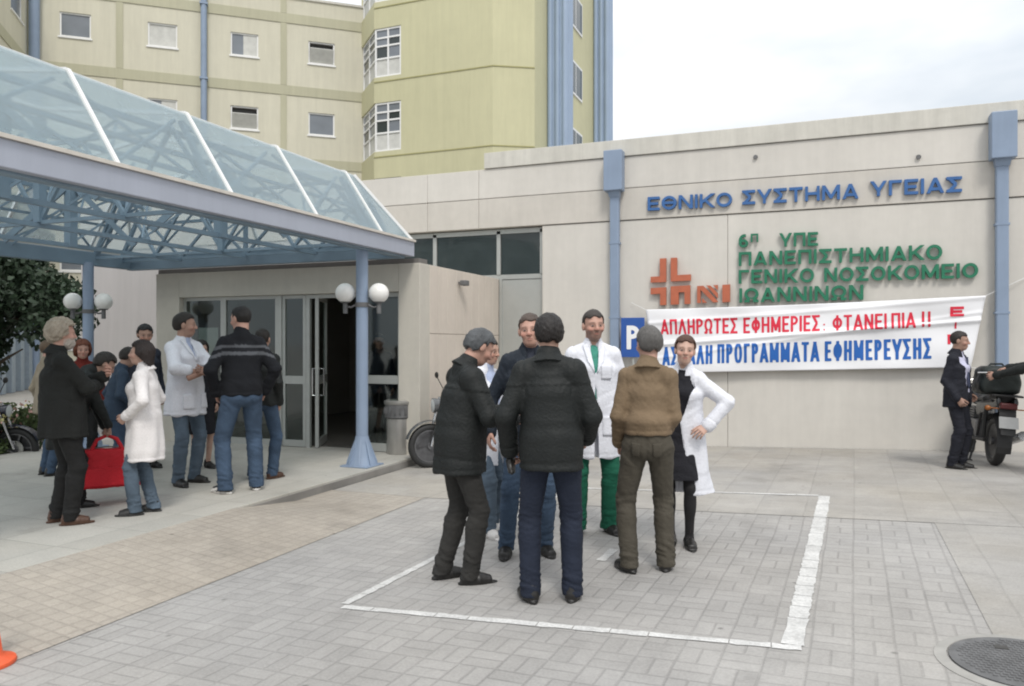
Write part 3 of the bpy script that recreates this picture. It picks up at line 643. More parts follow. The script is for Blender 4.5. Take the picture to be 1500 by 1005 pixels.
for y0, y1 in ((YE - .03, ye), (YS + .03, ys)):
    pane([(XF + .03, y0, zb - .01), (XN - .03, y0, zb - .01), (xn, y1, ZT - .01), (XM, y1, ZR - .01), (xf, y1, ZT - .01)])
# space frame
xs = [XF + .15 + (XN - XF - .3) * i / 4 for i in range(5)]; xt = [(xs[i] + xs[i + 1]) / 2 for i in range(4)]
zlo, zhi = ZB + .10, ZT - .12
Y7 = [YS + .35] + ribY + [YE - .35]
for k, y in enumerate(Y7):
    if k in (2, 4): continue
    b = MB(); hi = zhi if 0 < k < 6 else zhi - .28
    b.bar((xs[0], y, zlo), (xs[-1], y, zlo), .04); b.bar((xt[0], y, hi), (xt[-1], y, hi), .04)
    for i in range(4): b.bar((xs[i], y, zlo), (xt[i], y, hi), .035); b.bar((xt[i], y, hi), (xs[i + 1], y, zlo), .035)
    b.bar((xs[0], y, zlo + .02), (xf + .06, y, ZT - .07), .05); b.bar((xs[-1], y, zlo + .02), (xn - .06, y, ZT - .07), .05)
    b.bar((xs[2], y, zlo), (xs[2], y, ZR - .1), .09 if k in (1, 3, 5) else .05)
    b.build('roof_truss', M['steel'], cp)
for i, x in enumerate(xs):
    if 0 < i < 4: b = MB(); b.bar((x, Y7[0], zlo - .03), (x, Y7[-1], zlo - .03), .05); b.build('lower_chord', M['steel'], cp)
    for k in range(6):
        ym = (Y7[k] + Y7[k + 1]) / 2
        for x2 in ([xt[i]] if i == 0 else [xt[i - 1]] if i == 4 else [xt[i - 1], xt[i]]):
            b = MB(); b.bar((x, Y7[k], zlo), (x2, ym, zhi - .1), .024); b.build('brace', M['steel'], cp)
# wind bracing close under the sloping glass
for k in range(6):
    b0, b1 = [(YS + .1, *ribY, YE - .1)[k + e_] for e_ in (0, 1)]
    if k == 5: b1 = ye
    if k == 0: b0 = ys
    for sx, tx in ((XN - .16, xn - .10), (XF + .16, xf + .10)):
        lo_ = lambda y: (sx, y, zb + .0); up_ = lambda y: (tx, y, ZT - .07); b = MB(); b.bar(lo_(b0 + .05), up_(b1 - .05), .03); b.bar(up_(b0 + .05), lo_(b1 - .05), .026); b.bar(((sx + tx) / 2, b0, (zb + ZT - .07) / 2 - .03), ((sx + tx) / 2, b1, (zb + ZT - .07) / 2 - .03), .035); b.build('wind_brace', M['steel'], cp)
for x in xt:
    b = MB(); b.bar((x, Y7[0], zhi - .04), (x, Y7[-1], zhi - .04), .05); b.build('purlin', M['steel'], cp)
for x in (xs[1], xs[3]):
    for y in (ribY[1], ribY[3]):
        b = MB(); b.bar((x, y, zlo - .05), (x, y, zhi), .11, .11); b.bar((x, y, zhi - .05), (x + .55, y + .5, zlo), .07); b.bar((x, y, zhi - .05), (x - .55, y - .5, zlo), .07); b.build('hanger_post', M['steel'], cp)
COLS = [(-5.35, 8.38), (-10.15, 8.38), (-5.35, 2.6), (-10.15, 2.6)]
for x, y in COLS:
    b = MB(); b.tube([(x, y, PZ), (x, y, ZB + .02)], .076, 24); col = b.build('column', M['blue'], cp, smooth=True)
    b = MB(); b.cbox((x - .2, y - .2, PZ), (x + .2, y + .2, PZ + .018), .004)
    for a in range(8):
        t = R(45 * a + 22.5); d = Vector((math.cos(t), math.sin(t), 0)); nrm = Vector((-d.y, d.x, 0)) * .012; c0 = Vector((x, y, PZ + .018))
        b.slab([c0 + d * .06 - nrm, c0 + d * .2 - nrm, c0 + d * .19 + Vector((0, 0, .05)) - nrm, c0 + d * .085 + Vector((0, 0, .33)) - nrm, c0 + d * .06 + Vector((0, 0, .33)) - nrm], nrm * 2)
    b.lathe([(.19, 0), (.15, .10), (.10, .26), (.082, .36)], (x, y, PZ + .018), 20)
    b.build('column_base', M['blue'], col)

# ================================================================== GLOBE LAMPS
def globe_lamp(x, y, z, label, dx=(1, 0)):
    t = thing('globe_lamp', label, 'lamp', (x, y, z), 0, 'twin globe lamps on the canopy columns')
    d = RT if dx is None else Vector((dx[0], dx[1], 0)).normalized()
    b = MB(); b.lathe([(.085, 0), (.085, .06)], (x, y, z - .09), 20); b.build('collar', M['iron'], t)
    for s in (-1, 1):
        p = Vector((x, y, z - .06)) + d * s * .08; q = Vector((x, y, z - .06)) + d * s * .215
        b = MB(); b.tube([p, p + d * s * .06 + Vector((0, 0, -.03)), q + Vector((0, 0, -.02)), q + Vector((0, 0, .02))], .014, 8); b.lathe([(.03, -.11), (.03, .02), (.065, .03), (.065, .045)], q, 14); b.build('arm', M['iron'], t)
        b = MB(); b.ball(q + Vector((0, 0, .15)), .127); b.build('globe', M['globe'], t, smooth=True, angle=180)
globe_lamp(-5.35, 8.38, zat(440, on_y(520, 8.38)[1]), 'twin white globe lamp on the near blue column by the doors', (.94, .34))
globe_lamp(-10.15, 8.38, 2.14, 'twin white globe lamp on the far blue column by the dark tree', (.85, .52))

# ================================================================== HOSPITAL BLOCK (beige, behind)
A0 = (-6.97, 35.0); dB = (-.95, -.312)
p0 = c2w(*A0); eu = (c2w(*dB)).normalized(); ev = Vector((eu.y, -eu.x, 0))
if ev.dot(FW) > 0: ev = -ev          # ev: out of the facade, towards the camera
hb = thing('hospital_block', 'tall beige hospital block with olive bands and small square windows', 'building', p0 + eu * 7)
BT = lambda p: p0 + eu * p.x + ev * p.y + Vector((0, 0, p.z))      # x along facade leftwards, y outwards, z up
winT = [1.70 + 3.28 * i for i in range(4)]; rows = [14.67 - 3.2 * i for i in range(5)]
xe = [-.0, .06] ; joints = [3.34 + 3.28 * i for i in range(4)]
b = MB(BT); hw, hh = .575, .5
xsb = [-.9]
for t in winT: xsb += [t - hw, t + hw]
xsb += [13.2]; zsb = [-.3]
for z in rows[::-1]: zsb += [z - hh, z + hh]
zsb += [16.95]
for i in range(len(xsb) - 1):
    for j in range(len(zsb) - 1):
        if i % 2 == 1 and j % 2 == 1: continue
        b.box((xsb[i], -.25, zsb[j]), (xsb[i + 1], 0, zsb[j + 1]))
b.box((-.8, -9, -.3), (13.2, -.3, 16.4)); b.build('wall', M['beige'], hb)
b = MB(BT)
for z in (15.85, 12.65, 9.45, 6.25, 3.05): b.box((-.9, .004, z), (13.2, .035, z + .42))
b.build('floor_band', M['olive'], hb)
b = MB(BT); b.box((-.9, -.6, 16.951), (13.2, .06, 17.05)); b.build('roof_edge', M['coping'], hb)
for t in joints:
    for z0, z1 in ((16.28, 16.94), (13.08, 15.84), (9.88, 12.64), (6.68, 9.44), (3.48, 6.24)): b = MB(BT); b.box((t - .13, .004, z0), (t + .13, .03, z1)); b.build('rib', M['olive'], hb)
def small_window(T, x, z, kind, parent, w=.575, h=.5):
    f = MB(T); s = .06
    f.box((x - w, -.12, z - h), (x - w + s, -.05, z + h)); f.box((x + w - s, -.12, z - h), (x + w, -.05, z + h)); f.box((x - w + s, -.12, z + h - s), (x + w - s, -.05, z + h)); f.box((x - w + s, -.12, z - h), (x + w - s, -.05, z - h + s)); f.box((x - w - .05, -.05, z - h - .07), (x + w + .05, .05, z - h - .003))
    fo = f.build('window', M['whitemetal'], parent)
    if kind != 'tilt':
        b = MB(T); b.box((x - w + s, -.10, z - h + s), (x + w - s, -.09, z + h - s)); b.build('pane', M['curtain'] if kind == 'curtain' else M['glassgrey'], fo)
    else:
        b = MB(T); b.box((x - w + s, -.24, z - h + s), (x + w - s, -.2, z + h - s)); b.build('recess', M['dark'], fo)
        b = MB(T); b.slab([(x - w + s, -.09, z - h + s), (x + w - s, -.09, z - h + s), (x + w - s, .25, z + .1), (x - w + s, .25, z + .1)], (0, .0, .03)); b.build('tilted_sash', M['curtain'], fo)
    if kind == 'half':
        b = MB(T); b.box((x - w + s, -.085, z - h + s), (x + .05, -.08, z + h - s)); b.build('curtain', M['curtain'], fo)
    b = MB(T); b.box((x - w, -.2, z + h - .09), (x + w, -.121, z + h)); b.build('shutter_box', M['joint'], fo)
kinds = {(0, 0): 'tilt', (1, 0): 'half', (2, 0): 'curtain', (3, 0): 'glass', (0, 1): 'glass', (1, 1): 'tilt', (2, 1): 'half', (3, 1): 'glass'}
for i, t in enumerate(winT):
    for j, z in enumerate(rows): small_window(BT, t, z, kinds.get((i, j), 'half' if (i + j) % 2 else 'glass'), hb)
def downpipe(T, x, z0, z1, label, r=.13, y=.2):
    c = T(Vector((x, y, 0))); t = thing('downpipe', label, 'drainpipe', (c.x, c.y, z0), 0, 'blue downpipes on the hospital block')
    b = MB(T); b.tube([(x, y, z0), (x, y, z1)], r, 16); b.build('pipe', M['blue'], t, smooth=True)
    for z in (3.2, 6.4, 9.6, 12.9, 16.1):
        if z < z1: b = MB(T); b.box((x - r - .03, -.0, z), (x + r + .03, y + r + .02, z + .08)); b.build('clamp', M['blue'], t)
downpipe(BT, 6.62, 0, 17.3, 'slim blue downpipe between two window columns of the beige block')
downpipe(BT, 12.95, 0, 17.3, 'blue downpipe in the inner corner at the left end of the beige block', .2, .25)
# --- wing coming forward on the far left
wp = BT(Vector((13.2, 0, 0))); ew = ev
WT = lambda p: wp + ew * p.x + (-eu) * p.y + Vector((0, 0, p.z))
hw_ = thing('hospital_wing', 'side wing of the beige hospital at the far left edge with ground floor blue posts', 'building', wp + ew * 5)
b = MB(WT)
xw = [1.6 + 3.28 * i for i in range(3)]; xsb = [0.28]
for t in xw: xsb += [t - .75, t + .75]
xsb += [10.2]
for i in range(len(xsb) - 1):
    for j in range(len(zsb) - 1):
        if i % 2 == 1 and j % 2 == 1: continue
        b.box((xsb[i], -.25, zsb[j]), (xsb[i + 1], 0, zsb[j + 1]))
b.box((0.3, -9, -.3), (10.1, -.3, 16.4)); b.build('wall', M['beige'], hw_)
for i, t in enumerate(xw):
    for j, z in enumerate(rows): small_window(WT, t, z, 'half' if (i + j) % 2 else 'glass', hw_, .75, .5)
b = MB(WT)
for z in (15.85, 12.65, 9.45, 6.25, 3.05): b.box((.28, .004, z), (10.2, .035, z + .42))
b.build('floor_band', M['olive'], hw_)
for i in range(9):
    b = MB(WT); b.box((.7 + i * 1.1, .04, -.2), (1.15 + i * 1.1, .3, 3.0)); b.build('ground_post', M['postgrey'], hw_)

# ================================================================== YELLOW TOWER
tw = thing('yellow_tower', 'yellow rendered hospital tower with tall corner windows and blue duct shafts', 'building', c2w(-2, 36))
q0 = c2w(-5.95, 33.0); exx = Vector((1, 0, 0)); L1 = 5.56
q1 = q0 + exx * L1; dF = c2w(.988, .151).normalized(); q2 = q1 + dF * 1.72; q3 = q2 + Vector((0, 1, 0)) * 12.4
qa = c2w(-6.9, 35.05); ZTOP = 27
TT = lambda p: q0 + exx * p.x + Vector((0, 1, 0)) * p.y + Vector((0, 0, p.z))
bz = [(13.05, 15.15), (9.85, 11.95), (16.3, 18.4), (6.6, 8.7)]
wb0, wb1 = 0.06, 1.30     # bay window along the front face; the side return is glazed as well
foot = [qa, q0, q1, q2, q3, q3 + Vector((-9, 0, 0)), qa + Vector((0, 6, 0))]
b = MB()
zl = [-.3, 6.6, 8.7, 9.85, 11.95, 13.05, 15.15, 16.3, 18.4, ZTOP]
def prism(b, pts, z0, z1): b.slab([(p.x, p.y, z0) for p in pts], (0, 0, z1 - z0))
cut = [qa, qa + Vector((1.34, .8, 0)), q0 + Vector((1.32, .5, 0)), q0 + Vector((1.32, 0, 0))] + foot[2:]
for i in range(len(zl) - 1):
    prism(b, cut if i % 2 == 1 else foot, zl[i], zl[i + 1])
b.build('wall', M['yellow'], tw)
msm = mat('seam_olive', (.36, .34, .17), .9)
for z in (16.05, 12.85, 9.62, 6.4):
    for p, q in ((q0, q1), (q1, q2)):
        b = MB(); n = Vector(((q - p).y, -(q - p).x, 0)).normalized() * .012
        b.bar(Vector((p.x, p.y, z)) + n, Vector((q.x, q.y, z)) + n, .03, .045); b.build('seam', msm, tw)
def bay_face(p, q, z0, z1, cols, parent, frames):
    d = (q - p).normalized(); L = (q - p).length; n = Vector((d.y, -d.x, 0))
    T = lambda v: p + d * v.x + n * v.y + Vector((0, 0, v.z))
    f = MB(T); s = .07
    for i in range(cols + 1): x = (L - s) * i / cols; f.box((x, -.08, z0), (x + s, 0, z1))
    zz = [z0, z0 + (z1 - z0) * .36, z0 + (z1 - z0) * .62, z0 + (z1 - z0) * .79, z1 - s]
    for z in zz:
        for i in range(cols):
            a = (L - s) * i / cols + s; c = (L - s) * (i + 1) / cols; f.box((a, -.078, z), (c, -.002, z + s))
    fo = f.build('bay_window', M['whitemetal'], parent)
    for r in range(4):
        for i in range(cols):
            a = (L - s) * i / cols + s; c = (L - s) * (i + 1) / cols
            g = MB(T); g.box((a, -.055, zz[r] + s), (c, -.045, zz[r + 1]))
            m = M['curtain'] if r == 0 else M['glassdark'] if (r * 3 + i + int(z0)) % 4 == 0 else M['glassgrey']
            g.build('pane', m, fo)
for z0, z1 in bz:
    bay_face(q0 + Vector((.03, .03, 0)), q0 + Vector((1.31, .03, 0)), z0 + .01, z1 - .01, 2, tw, None)
    bay_face(qa + Vector((.06, .03, 0)) + (q0 - qa) * .02, q0 + Vector((.028, .05, 0)), z0 + .01, z1 - .01, 2, tw, None)
# side face: windows and duct shafts
ST = lambda p: q2 + Vector((0, 1, 0)) * p.x + Vector((1, 0, 0)) * p.y + Vector((0, 0, p.z))
for z0 in (16.6, 13.4, 10.2, 7.0):
    b = MB(ST); b.box((4.6, .004, z0), (6.8, .05, z0 + 1.6)); wo = b.build('window', M['whitemetal'], tw)
    b = MB(ST); b.box((4.7, .051, z0 + .1), (5.65, .056, z0 + 1.5)); b.box((5.75, .051, z0 + .1), (6.7, .056, z0 + 1.5)); b.build('pane', M['glassdark'], wo)
for k, (a, c, pr) in enumerate(((1.6, 2.8, .9), (9.0, 10.3, .82))):
    b = MB(ST); b.box((a, .003, 0), (c, pr - .18, ZTOP + .5))
    for i in range(3): b.tube([(a + (c - a) * (i + .5) / 3, pr - .28, 0), (a + (c - a) * (i + .5) / 3, pr - .28, ZTOP + .5)], .22, 16)
    for i in range(3): b.tube([(a + .02, .12 + i * (pr - .25) / 2, 0), (a + .02, .12 + i * (pr - .25) / 2, ZTOP + .5)], .12, 12)
    b.build('duct_shaft', M['duct'], tw, smooth=True, angle=35)

# ================================================================== TREE, PLANTS
def leafball(b, c, r, n, size, seed, flat=.8):
    g = random.Random(seed)
    lobes = [(Vector((g.gauss(0, .45) * r[0], g.gauss(0, .45) * r[1], g.uniform(-.75, .8) * r[2])), g.uniform(.28, .5)) for _ in range(26)]
    for _ in range(n):
        lc, lr = g.choice(lobes); d = Vector((g.gauss(0, 1), g.gauss(0, 1), g.gauss(0, 1))).normalized() * (g.random() ** .4)
        p = Vector(c) + lc + Vector((d.x * r[0] * lr, d.y * r[1] * lr, d.z * r[2] * lr))
        a = Vector((g.gauss(0, 1), g.gauss(0, 1), g.gauss(0, .7))).normalized(); q = a.orthogonal().normalized(); q.rotate(Matrix.Rotation(g.uniform(0, 6.28), 3, a)); s = size * g.uniform(.6, 1.4)
        u = a.cross(q) * s * .28; v = q * s
        b.add([p - v * .5, p + u, p + v * .5, p - u], [(0, 1, 2, 3)])
tp = Vector((-13.7, 9.2, 0))
tr = thing('evergreen_tree', 'dense dark evergreen tree behind the far side of the canopy', 'tree', tp)
b = MB(); leafball(b, tp + Vector((0, 0, 2.55)), (1.5, 1.5, 1.55), 30000, .12, 3); b.build('crown', M['leaf'], tr)
b = MB(); b.tube([tp + Vector((0, 0, -.1)), tp + Vector((.03, .02, .8)), tp + Vector((0, .06, 2.0)), tp + Vector((.02, .02, 3.4))], [.14, .11, .08, .03], 10)
for k in range(9):
    t = k * 2.4; z = 1.0 + k * .25; b.tube([tp + Vector((0, 0, z)), tp + Vector((math.cos(t) * .5, math.sin(t) * .5, z + .3)), tp + Vector((math.cos(t) * 1.0, math.sin(t) * 1.0, z + .5))], [.04, .03, .012], 6)
b.build('trunk', M['bark'], tr, smooth=True)
for i, (x, y, h, lab) in enumerate(((-10.95, 7.25, .55, 'low flowering shrub at the left picture edge past the platform'), (-11.2, 7.85, .62, 'taller flowering shrub beside the platform behind the bearded man'), (-11.9, 7.5, .7, 'leafy shrub behind the others left of the platform'), (-11.5, 8.6, .6, 'flowering shrub nearest the tree beyond the platform'))):
    s = thing('flowering_shrub', lab, 'shrub', (x, y, -.1), 0, 'shrubs along the platform')
    b = MB(); leafball(b, (x, y, h * .5), (.42, .42, h * .55), 1500, .07, 20 + i); b.build('foliage', M['leaf2'], s)
    b = MB()
    for k in range(6): t = k * 1.05; b.tube([(x, y, -.15), (x + .1 * math.cos(t), y + .1 * math.sin(t), h * .3), (x + .25 * math.cos(t), y + .25 * math.sin(t), h * .8)], .008, 5)
    b.build('stem', M['bark'], s)
    for nm, mm, sd in (('bloom', M['flower'], 5), ('bloom', M['flower2'], 6)):
        b = MB(); leafball(b, (x, y, h * .75), (.42, .42, h * .4), 60, .07, sd * 10 + i); b.build(nm, mm, s)
# ================================================================== PEOPLE: distance-field bodies meshed with surface nets
def V3(*a): return np.array(a, float)
def nrm(a): a = np.asarray(a, float); return a / (np.linalg.norm(a) + 1e-9)
class Grid:
    def __init__(s, lo, hi, h):
        s.lo = np.array(lo, float); s.h = h; s.n = np.ceil((np.array(hi, float) - s.lo) / h).astype(int) + 1
        s.d = np.full(s.n, .3, np.float32)
    def win(s, lo, hi, pad):
        a = np.clip(np.floor((np.array(lo) - pad - s.lo) / s.h).astype(int), 0, s.n); c = np.clip(np.ceil((np.array(hi) + pad - s.lo) / s.h).astype(int) + 1, 0, s.n)
        if (c <= a).any(): return None
        ax = [(s.lo[i] + s.h * np.arange(a[i], c[i])).astype(np.float32) for i in range(3)]
        return tuple(slice(a[i], c[i]) for i in range(3)), ax[0][:, None, None], ax[1][None, :, None], ax[2][None, None, :]
    def put(s, fn, lo, hi, k=.02, op='u'):
        q = s.win(lo, hi, k + 3 * s.h)
        if q is None: return s
        sl, X, Y, Z = q; n = fn(X, Y, Z); a = s.d[sl]
        if op == 'u':
            if k > 0: t = np.clip(.5 + .5 * (a - n) / k, 0, 1); s.d[sl] = a + (n - a) * t - k * t * (1 - t)
            else: s.d[sl] = np.minimum(a, n)
        else:
            n = -n
            if k > 0: t = np.clip(.5 + .5 * (n - a) / k, 0, 1); s.d[sl] = a + (n - a) * t + k * t * (1 - t)
            else: s.d[sl] = np.maximum(a, n)
        return s
    def cone(s, a, b, ra, rb, k=.02, op='u'):
        a = np.array(a, float); b = np.array(b, float); d = b - a; L2 = float(d @ d) + 1e-9; r = max(ra, rb)
        def fn(X, Y, Z):
            x, y, z = X - a[0], Y - a[1], Z - a[2]; t = np.clip((x * d[0] + y * d[1] + z * d[2]) / L2, 0, 1)
            return np.sqrt((x - t * d[0]) ** 2 + (y - t * d[1]) ** 2 + (z - t * d[2]) ** 2) - (ra + (rb - ra) * t)
        return s.put(fn, np.minimum(a, b) - r, np.maximum(a, b) + r, k, op)
    def ecap(s, a, b, ra, rb, lat, k=.03, cap=.6, op='u'):
        """elliptic tapered capsule; ra, rb = (side, front) radii; cap: roundness of the ends"""
        a = np.array(a, float); b = np.array(b, float); d = b - a; L = np.linalg.norm(d); d = d / L; lat = np.array(lat, float); lat = nrm(lat - d * (lat @ d)); fr = np.cross(d, lat)
        def fn(X, Y, Z):
            x, y, z = X - a[0], Y - a[1], Z - a[2]; w_ = x * d[0] + y * d[1] + z * d[2]; t = np.clip(w_ / L, 0, 1)
            u = x * lat[0] + y * lat[1] + z * lat[2]; v = x * fr[0] + y * fr[1] + z * fr[2]; o = w_ - t * L
            rx = ra[0] + (rb[0] - ra[0]) * t; ry = ra[1] + (rb[1] - ra[1]) * t; m = np.minimum(rx, ry)
            return (np.sqrt((u / rx) ** 2 + (v / ry) ** 2 + (o / (m * cap)) ** 2) - 1) * m
        r = max(*ra, *rb)
        return s.put(fn, np.minimum(a, b) - r, np.maximum(a, b) + r, k, op)
    def ell(s, c, r, k=.02, op='u', rot=None):
        c = np.array(c, float); Rm = np.eye(3) if rot is None else np.array(rot, float).T
        def fn(X, Y, Z):
            x, y, z = X - c[0], Y - c[1], Z - c[2]
            q = [(Rm[i, 0] * x + Rm[i, 1] * y + Rm[i, 2] * z) / r[i] for i in range(3)]
            k0 = np.sqrt(q[0] ** 2 + q[1] ** 2 + q[2] ** 2); k1 = np.sqrt((q[0] / r[0]) ** 2 + (q[1] / r[1]) ** 2 + (q[2] / r[2]) ** 2) + 1e-6
            return k0 * (k0 - 1) / k1
        m = max(r); return s.put(fn, c - m, c + m, k, op)
    def cut(s, n, c):
        """keep the half space n.p < c"""
        ax = [(s.lo[i] + s.h * np.arange(s.n[i])).astype(np.float32) for i in range(3)]
        s.d = np.maximum(s.d, (n[0] * ax[0][:, None, None] + n[1] * ax[1][None, :, None] + n[2] * ax[2][None, None, :] - c).astype(np.float32)); return s
    def mesh(s):
        d = s.d.copy(); d[0] = d[-1] = .3; d[:, 0] = d[:, -1] = .3; d[:, :, 0] = d[:, :, -1] = .3
        S = d < 0; n0, n1, n2 = [k - 1 for k in d.shape]
        cnt = np.zeros((n0, n1, n2), np.int8)
        offs = [(i, j, k) for i in (0, 1) for j in (0, 1) for k in (0, 1)]
        for i, j, k in offs: cnt += S[i:n0 + i, j:n1 + j, k:n2 + k]
        I = np.argwhere((cnt > 0) & (cnt < 8)); idx = np.full((n0, n1, n2), -1, np.int32); idx[tuple(I.T)] = np.arange(len(I))
        cv = {o: d[I[:, 0] + o[0], I[:, 1] + o[1], I[:, 2] + o[2]] for o in offs}
        acc = np.zeros((len(I), 3)); w_ = np.zeros(len(I))
        for a in offs:
            for ax in range(3):
                if a[ax]: continue
                b = list(a); b[ax] = 1; b = tuple(b); da, db = cv[a], cv[b]; m = (da < 0) != (db < 0); t = np.where(m, da / np.where(m, da - db, 1), 0)
                p = np.array(a, float)[None, :].repeat(len(I), 0); p[:, ax] += t; acc += p * m[:, None]; w_ += m
        P = (I + acc / w_[:, None]) * s.h + s.lo
        F = []
        for ax in range(3):
            u, v = [(1, 2), (2, 0), (0, 1)][ax]
            A = np.take(S, range(0, S.shape[ax] - 1), ax); B = np.take(S, range(1, S.shape[ax]), ax); E_ = np.argwhere(A != B)
            if not len(E_): continue
            fl = A[tuple(E_.T)]
            E_ok = (E_[:, u] > 0) & (E_[:, v] > 0); E_ = E_[E_ok]; fl = fl[E_ok]
            def cell(du, dv):
                c = E_.copy(); c[:, u] -= du; c[:, v] -= dv; return idx[c[:, 0], c[:, 1], c[:, 2]]
            q = np.stack([cell(1, 1), cell(0, 1), cell(0, 0), cell(1, 0)], 1); q[~fl] = q[~fl][:, ::-1]; F.append(q)
        return P, np.concatenate(F)
def vnormals(P, F):
    n = np.cross(P[F[:, 2]] - P[F[:, 0]], P[F[:, 3]] - P[F[:, 1]]); N = np.zeros_like(P)
    for k in range(4):
        for c in range(3): N[:, c] += np.bincount(F[:, k], n[:, c], len(P))
    return N / (np.linalg.norm(N, axis=1)[:, None] + 1e-12)
def mesh_obj(name, parts, m, parent):
    """parts: list of (P, F, colour array or None) joined into ONE mesh object in the parent's local frame"""
    P = np.concatenate([p[0] for p in parts]); off = np.cumsum([0] + [len(p[0]) for p in parts]); Fs = np.concatenate([p[1] + o for p, o in zip(parts, off)])
    me = bpy.data.meshes.new(name); me.vertices.add(len(P)); me.vertices.foreach_set('co', P.astype(np.float32).ravel())
    me.loops.add(Fs.size); me.loops.foreach_set('vertex_index', Fs.astype(np.int32).ravel()); me.polygons.add(len(Fs))
    me.polygons.foreach_set('loop_start', np.arange(0, Fs.size, 4, dtype=np.int32)); me.polygons.foreach_set('use_smooth', np.ones(len(Fs), bool))
    if parts[0][2] is not None:
        at = me.color_attributes.new('Col', 'FLOAT_COLOR', 'POINT'); c = np.concatenate([p[2] for p in parts]); at.data.foreach_set('color', np.c_[c, np.ones(len(c))].astype(np.float32).ravel())
    me.update(); me.validate(); me.materials.append(m); o = bpy.data.objects.new(name, me); C.objects.link(o); o.parent = parent; return o
def rotm(yaw=0, pitch=0, roll=0):
    """head/torso turn in degrees: yaw to the left, pitch down, roll to the right"""
    return np.array(Matrix.Rotation(R(yaw), 3, 'Z') @ Matrix.Rotation(R(-pitch), 3, 'X') @ Matrix.Rotation(R(roll), 3, 'Y'))
def ik(S, T, l1, l2, pole):
    S = np.array(S, float); T = np.array(T, float); d = T - S; L = min(np.linalg.norm(d), (l1 + l2) * .999); d = nrm(d); T = S + d * L
    a = (l1 * l1 - l2 * l2 + L * L) / (2 * L); h = math.sqrt(max(0, l1 * l1 - a * a)); p = np.array(pole, float); p = nrm(p - d * (p @ d)); return S + d * a + p * h, T
def wave(P, seed, sc, warp=1.0):
    """smooth pseudo-random field in -1..1"""
    g = np.random.RandomState(seed); r = np.zeros(len(P)); q = P * sc
    q = q + warp * .35 * np.sin(q[:, [1, 2, 0]] * 1.7 + g.rand(3) * 6)
    for i in range(5):
        k = g.randn(3) * (1 + .5 * i); r += np.sin(q @ k + g.rand() * 6.28) / (1 + .5 * i)
    return r / 2.6
MS = mat('skin', (.5, .3, .2), .5, var=.05, scale=14, attr='Col', spec=.35, bump=.06, bscale=220)
MH = {}
def hairmat(c):
    if c in MH: return MH[c]
    m = mat('hair', c, .5, var=.25, scale=12, spec=.35); n = m.node_tree.nodes; l = m.node_tree.links; p = n['Principled BSDF']
    tc = n.new('ShaderNodeTexCoord'); mp = n.new('ShaderNodeMapping'); mp.inputs['Scale'].default_value = (95, 95, 16); l.new(tc.outputs['Object'], mp.inputs[0])
    t = n.new('ShaderNodeTexNoise'); t.inputs['Scale'].default_value = 1; t.inputs['Detail'].default_value = 4; l.new(mp.outputs[0], t.inputs[0])
    b = n.new('ShaderNodeBump'); b.inputs['Strength'].default_value = .8; b.inputs['Distance'].default_value = .012; l.new(t.outputs['Fac'], b.inputs['Height']); l.new(b.outputs[0], p.inputs['Normal'])
    MH[c] = m; return m
def cloth(name, c, rough=.85, var=.10, bump=.25, bscale=55, spec=.3, attr=None): return mat(name, c, rough, var=var, scale=5, var2=.06, bump=bump, bscale=bscale, spec=spec, attr=attr)
CL = {
 'blackjacket': cloth('charcoal_jacket_cloth', (.0105, .0125, .0122), .62, bump=.3), 'greyblazer': cloth('grey_blazer_wool', (.017, .018, .017), .95), 'blacktrouser': cloth('black_trouser_cloth', (.012, .012, .012), .8),
 'coat': cloth('white_coat_cotton', (.70, .71, .76), .85, var=.04), 'cream': cloth('cream_coat_cotton', (.72, .69, .68), .85, var=.04), 'jeans': cloth('blue_denim', (.050, .080, .128), .9, var=.3), 'jeanslight': cloth('washed_denim', (.095, .13, .17), .9, var=.3),
 'navyjeans': cloth('dark_navy_denim', (.014, .019, .034), .85, var=.15), 'olive': cloth('olive_trouser_cloth', (.068, .060, .046), .85), 'greybrown': cloth('grey_brown_trouser_cloth', (.029, .028, .026), .85), 'tan': cloth('tan_shirt_cotton', (.185, .132, .082), .85),
 'green': cloth('green_scrubs', (.012, .11, .065), .85), 'mint': cloth('mint_scrub_top', (.06, .26, .20), .85), 'sweater': cloth('black_knit', (.01, .011, .014), .95, attr='Col'), 'suit': cloth('navy_suit_wool', (.013, .014, .021), .8), 'lilac': cloth('pale_lilac_shirt', (.52, .52, .66), .8),
 'shirtblue': cloth('pale_blue_shirt', (.40, .46, .62), .8), 'navy': cloth('navy_jacket_cloth', (.014, .02, .03), .75), 'beigejacket': cloth('beige_jacket_cloth', (.28, .24, .18), .85), 'darkblue': cloth('blue_jacket_cloth', (.035, .055, .085), .85), 'redtop': cloth('dark_red_knit', (.14, .02, .015), .9),
 'dress': cloth('black_dress_cloth', (.013, .013, .017), .85), 'tights': cloth('dark_tights', (.016, .015, .016), .7), 'leather': cloth('black_shoe_leather', (.014, .013, .012), .4, spec=.5, bump=.1), 'brownleather': cloth('brown_shoe_leather', (.075, .035, .02), .45, spec=.5, bump=.1), 'whiteshoe': cloth('white_sneaker', (.62, .60, .58), .6, bump=.1), 'darkshirt': cloth('dark_shirt', (.03, .035, .05), .85), 'belt': cloth('belt_leather', (.015, .012, .01), .45)}
SK = {'light': (.50, .325, .255), 'mid': (.40, .245, .185), 'ruddy': (.45, .265, .205), 'olive': (.33, .205, .155)}

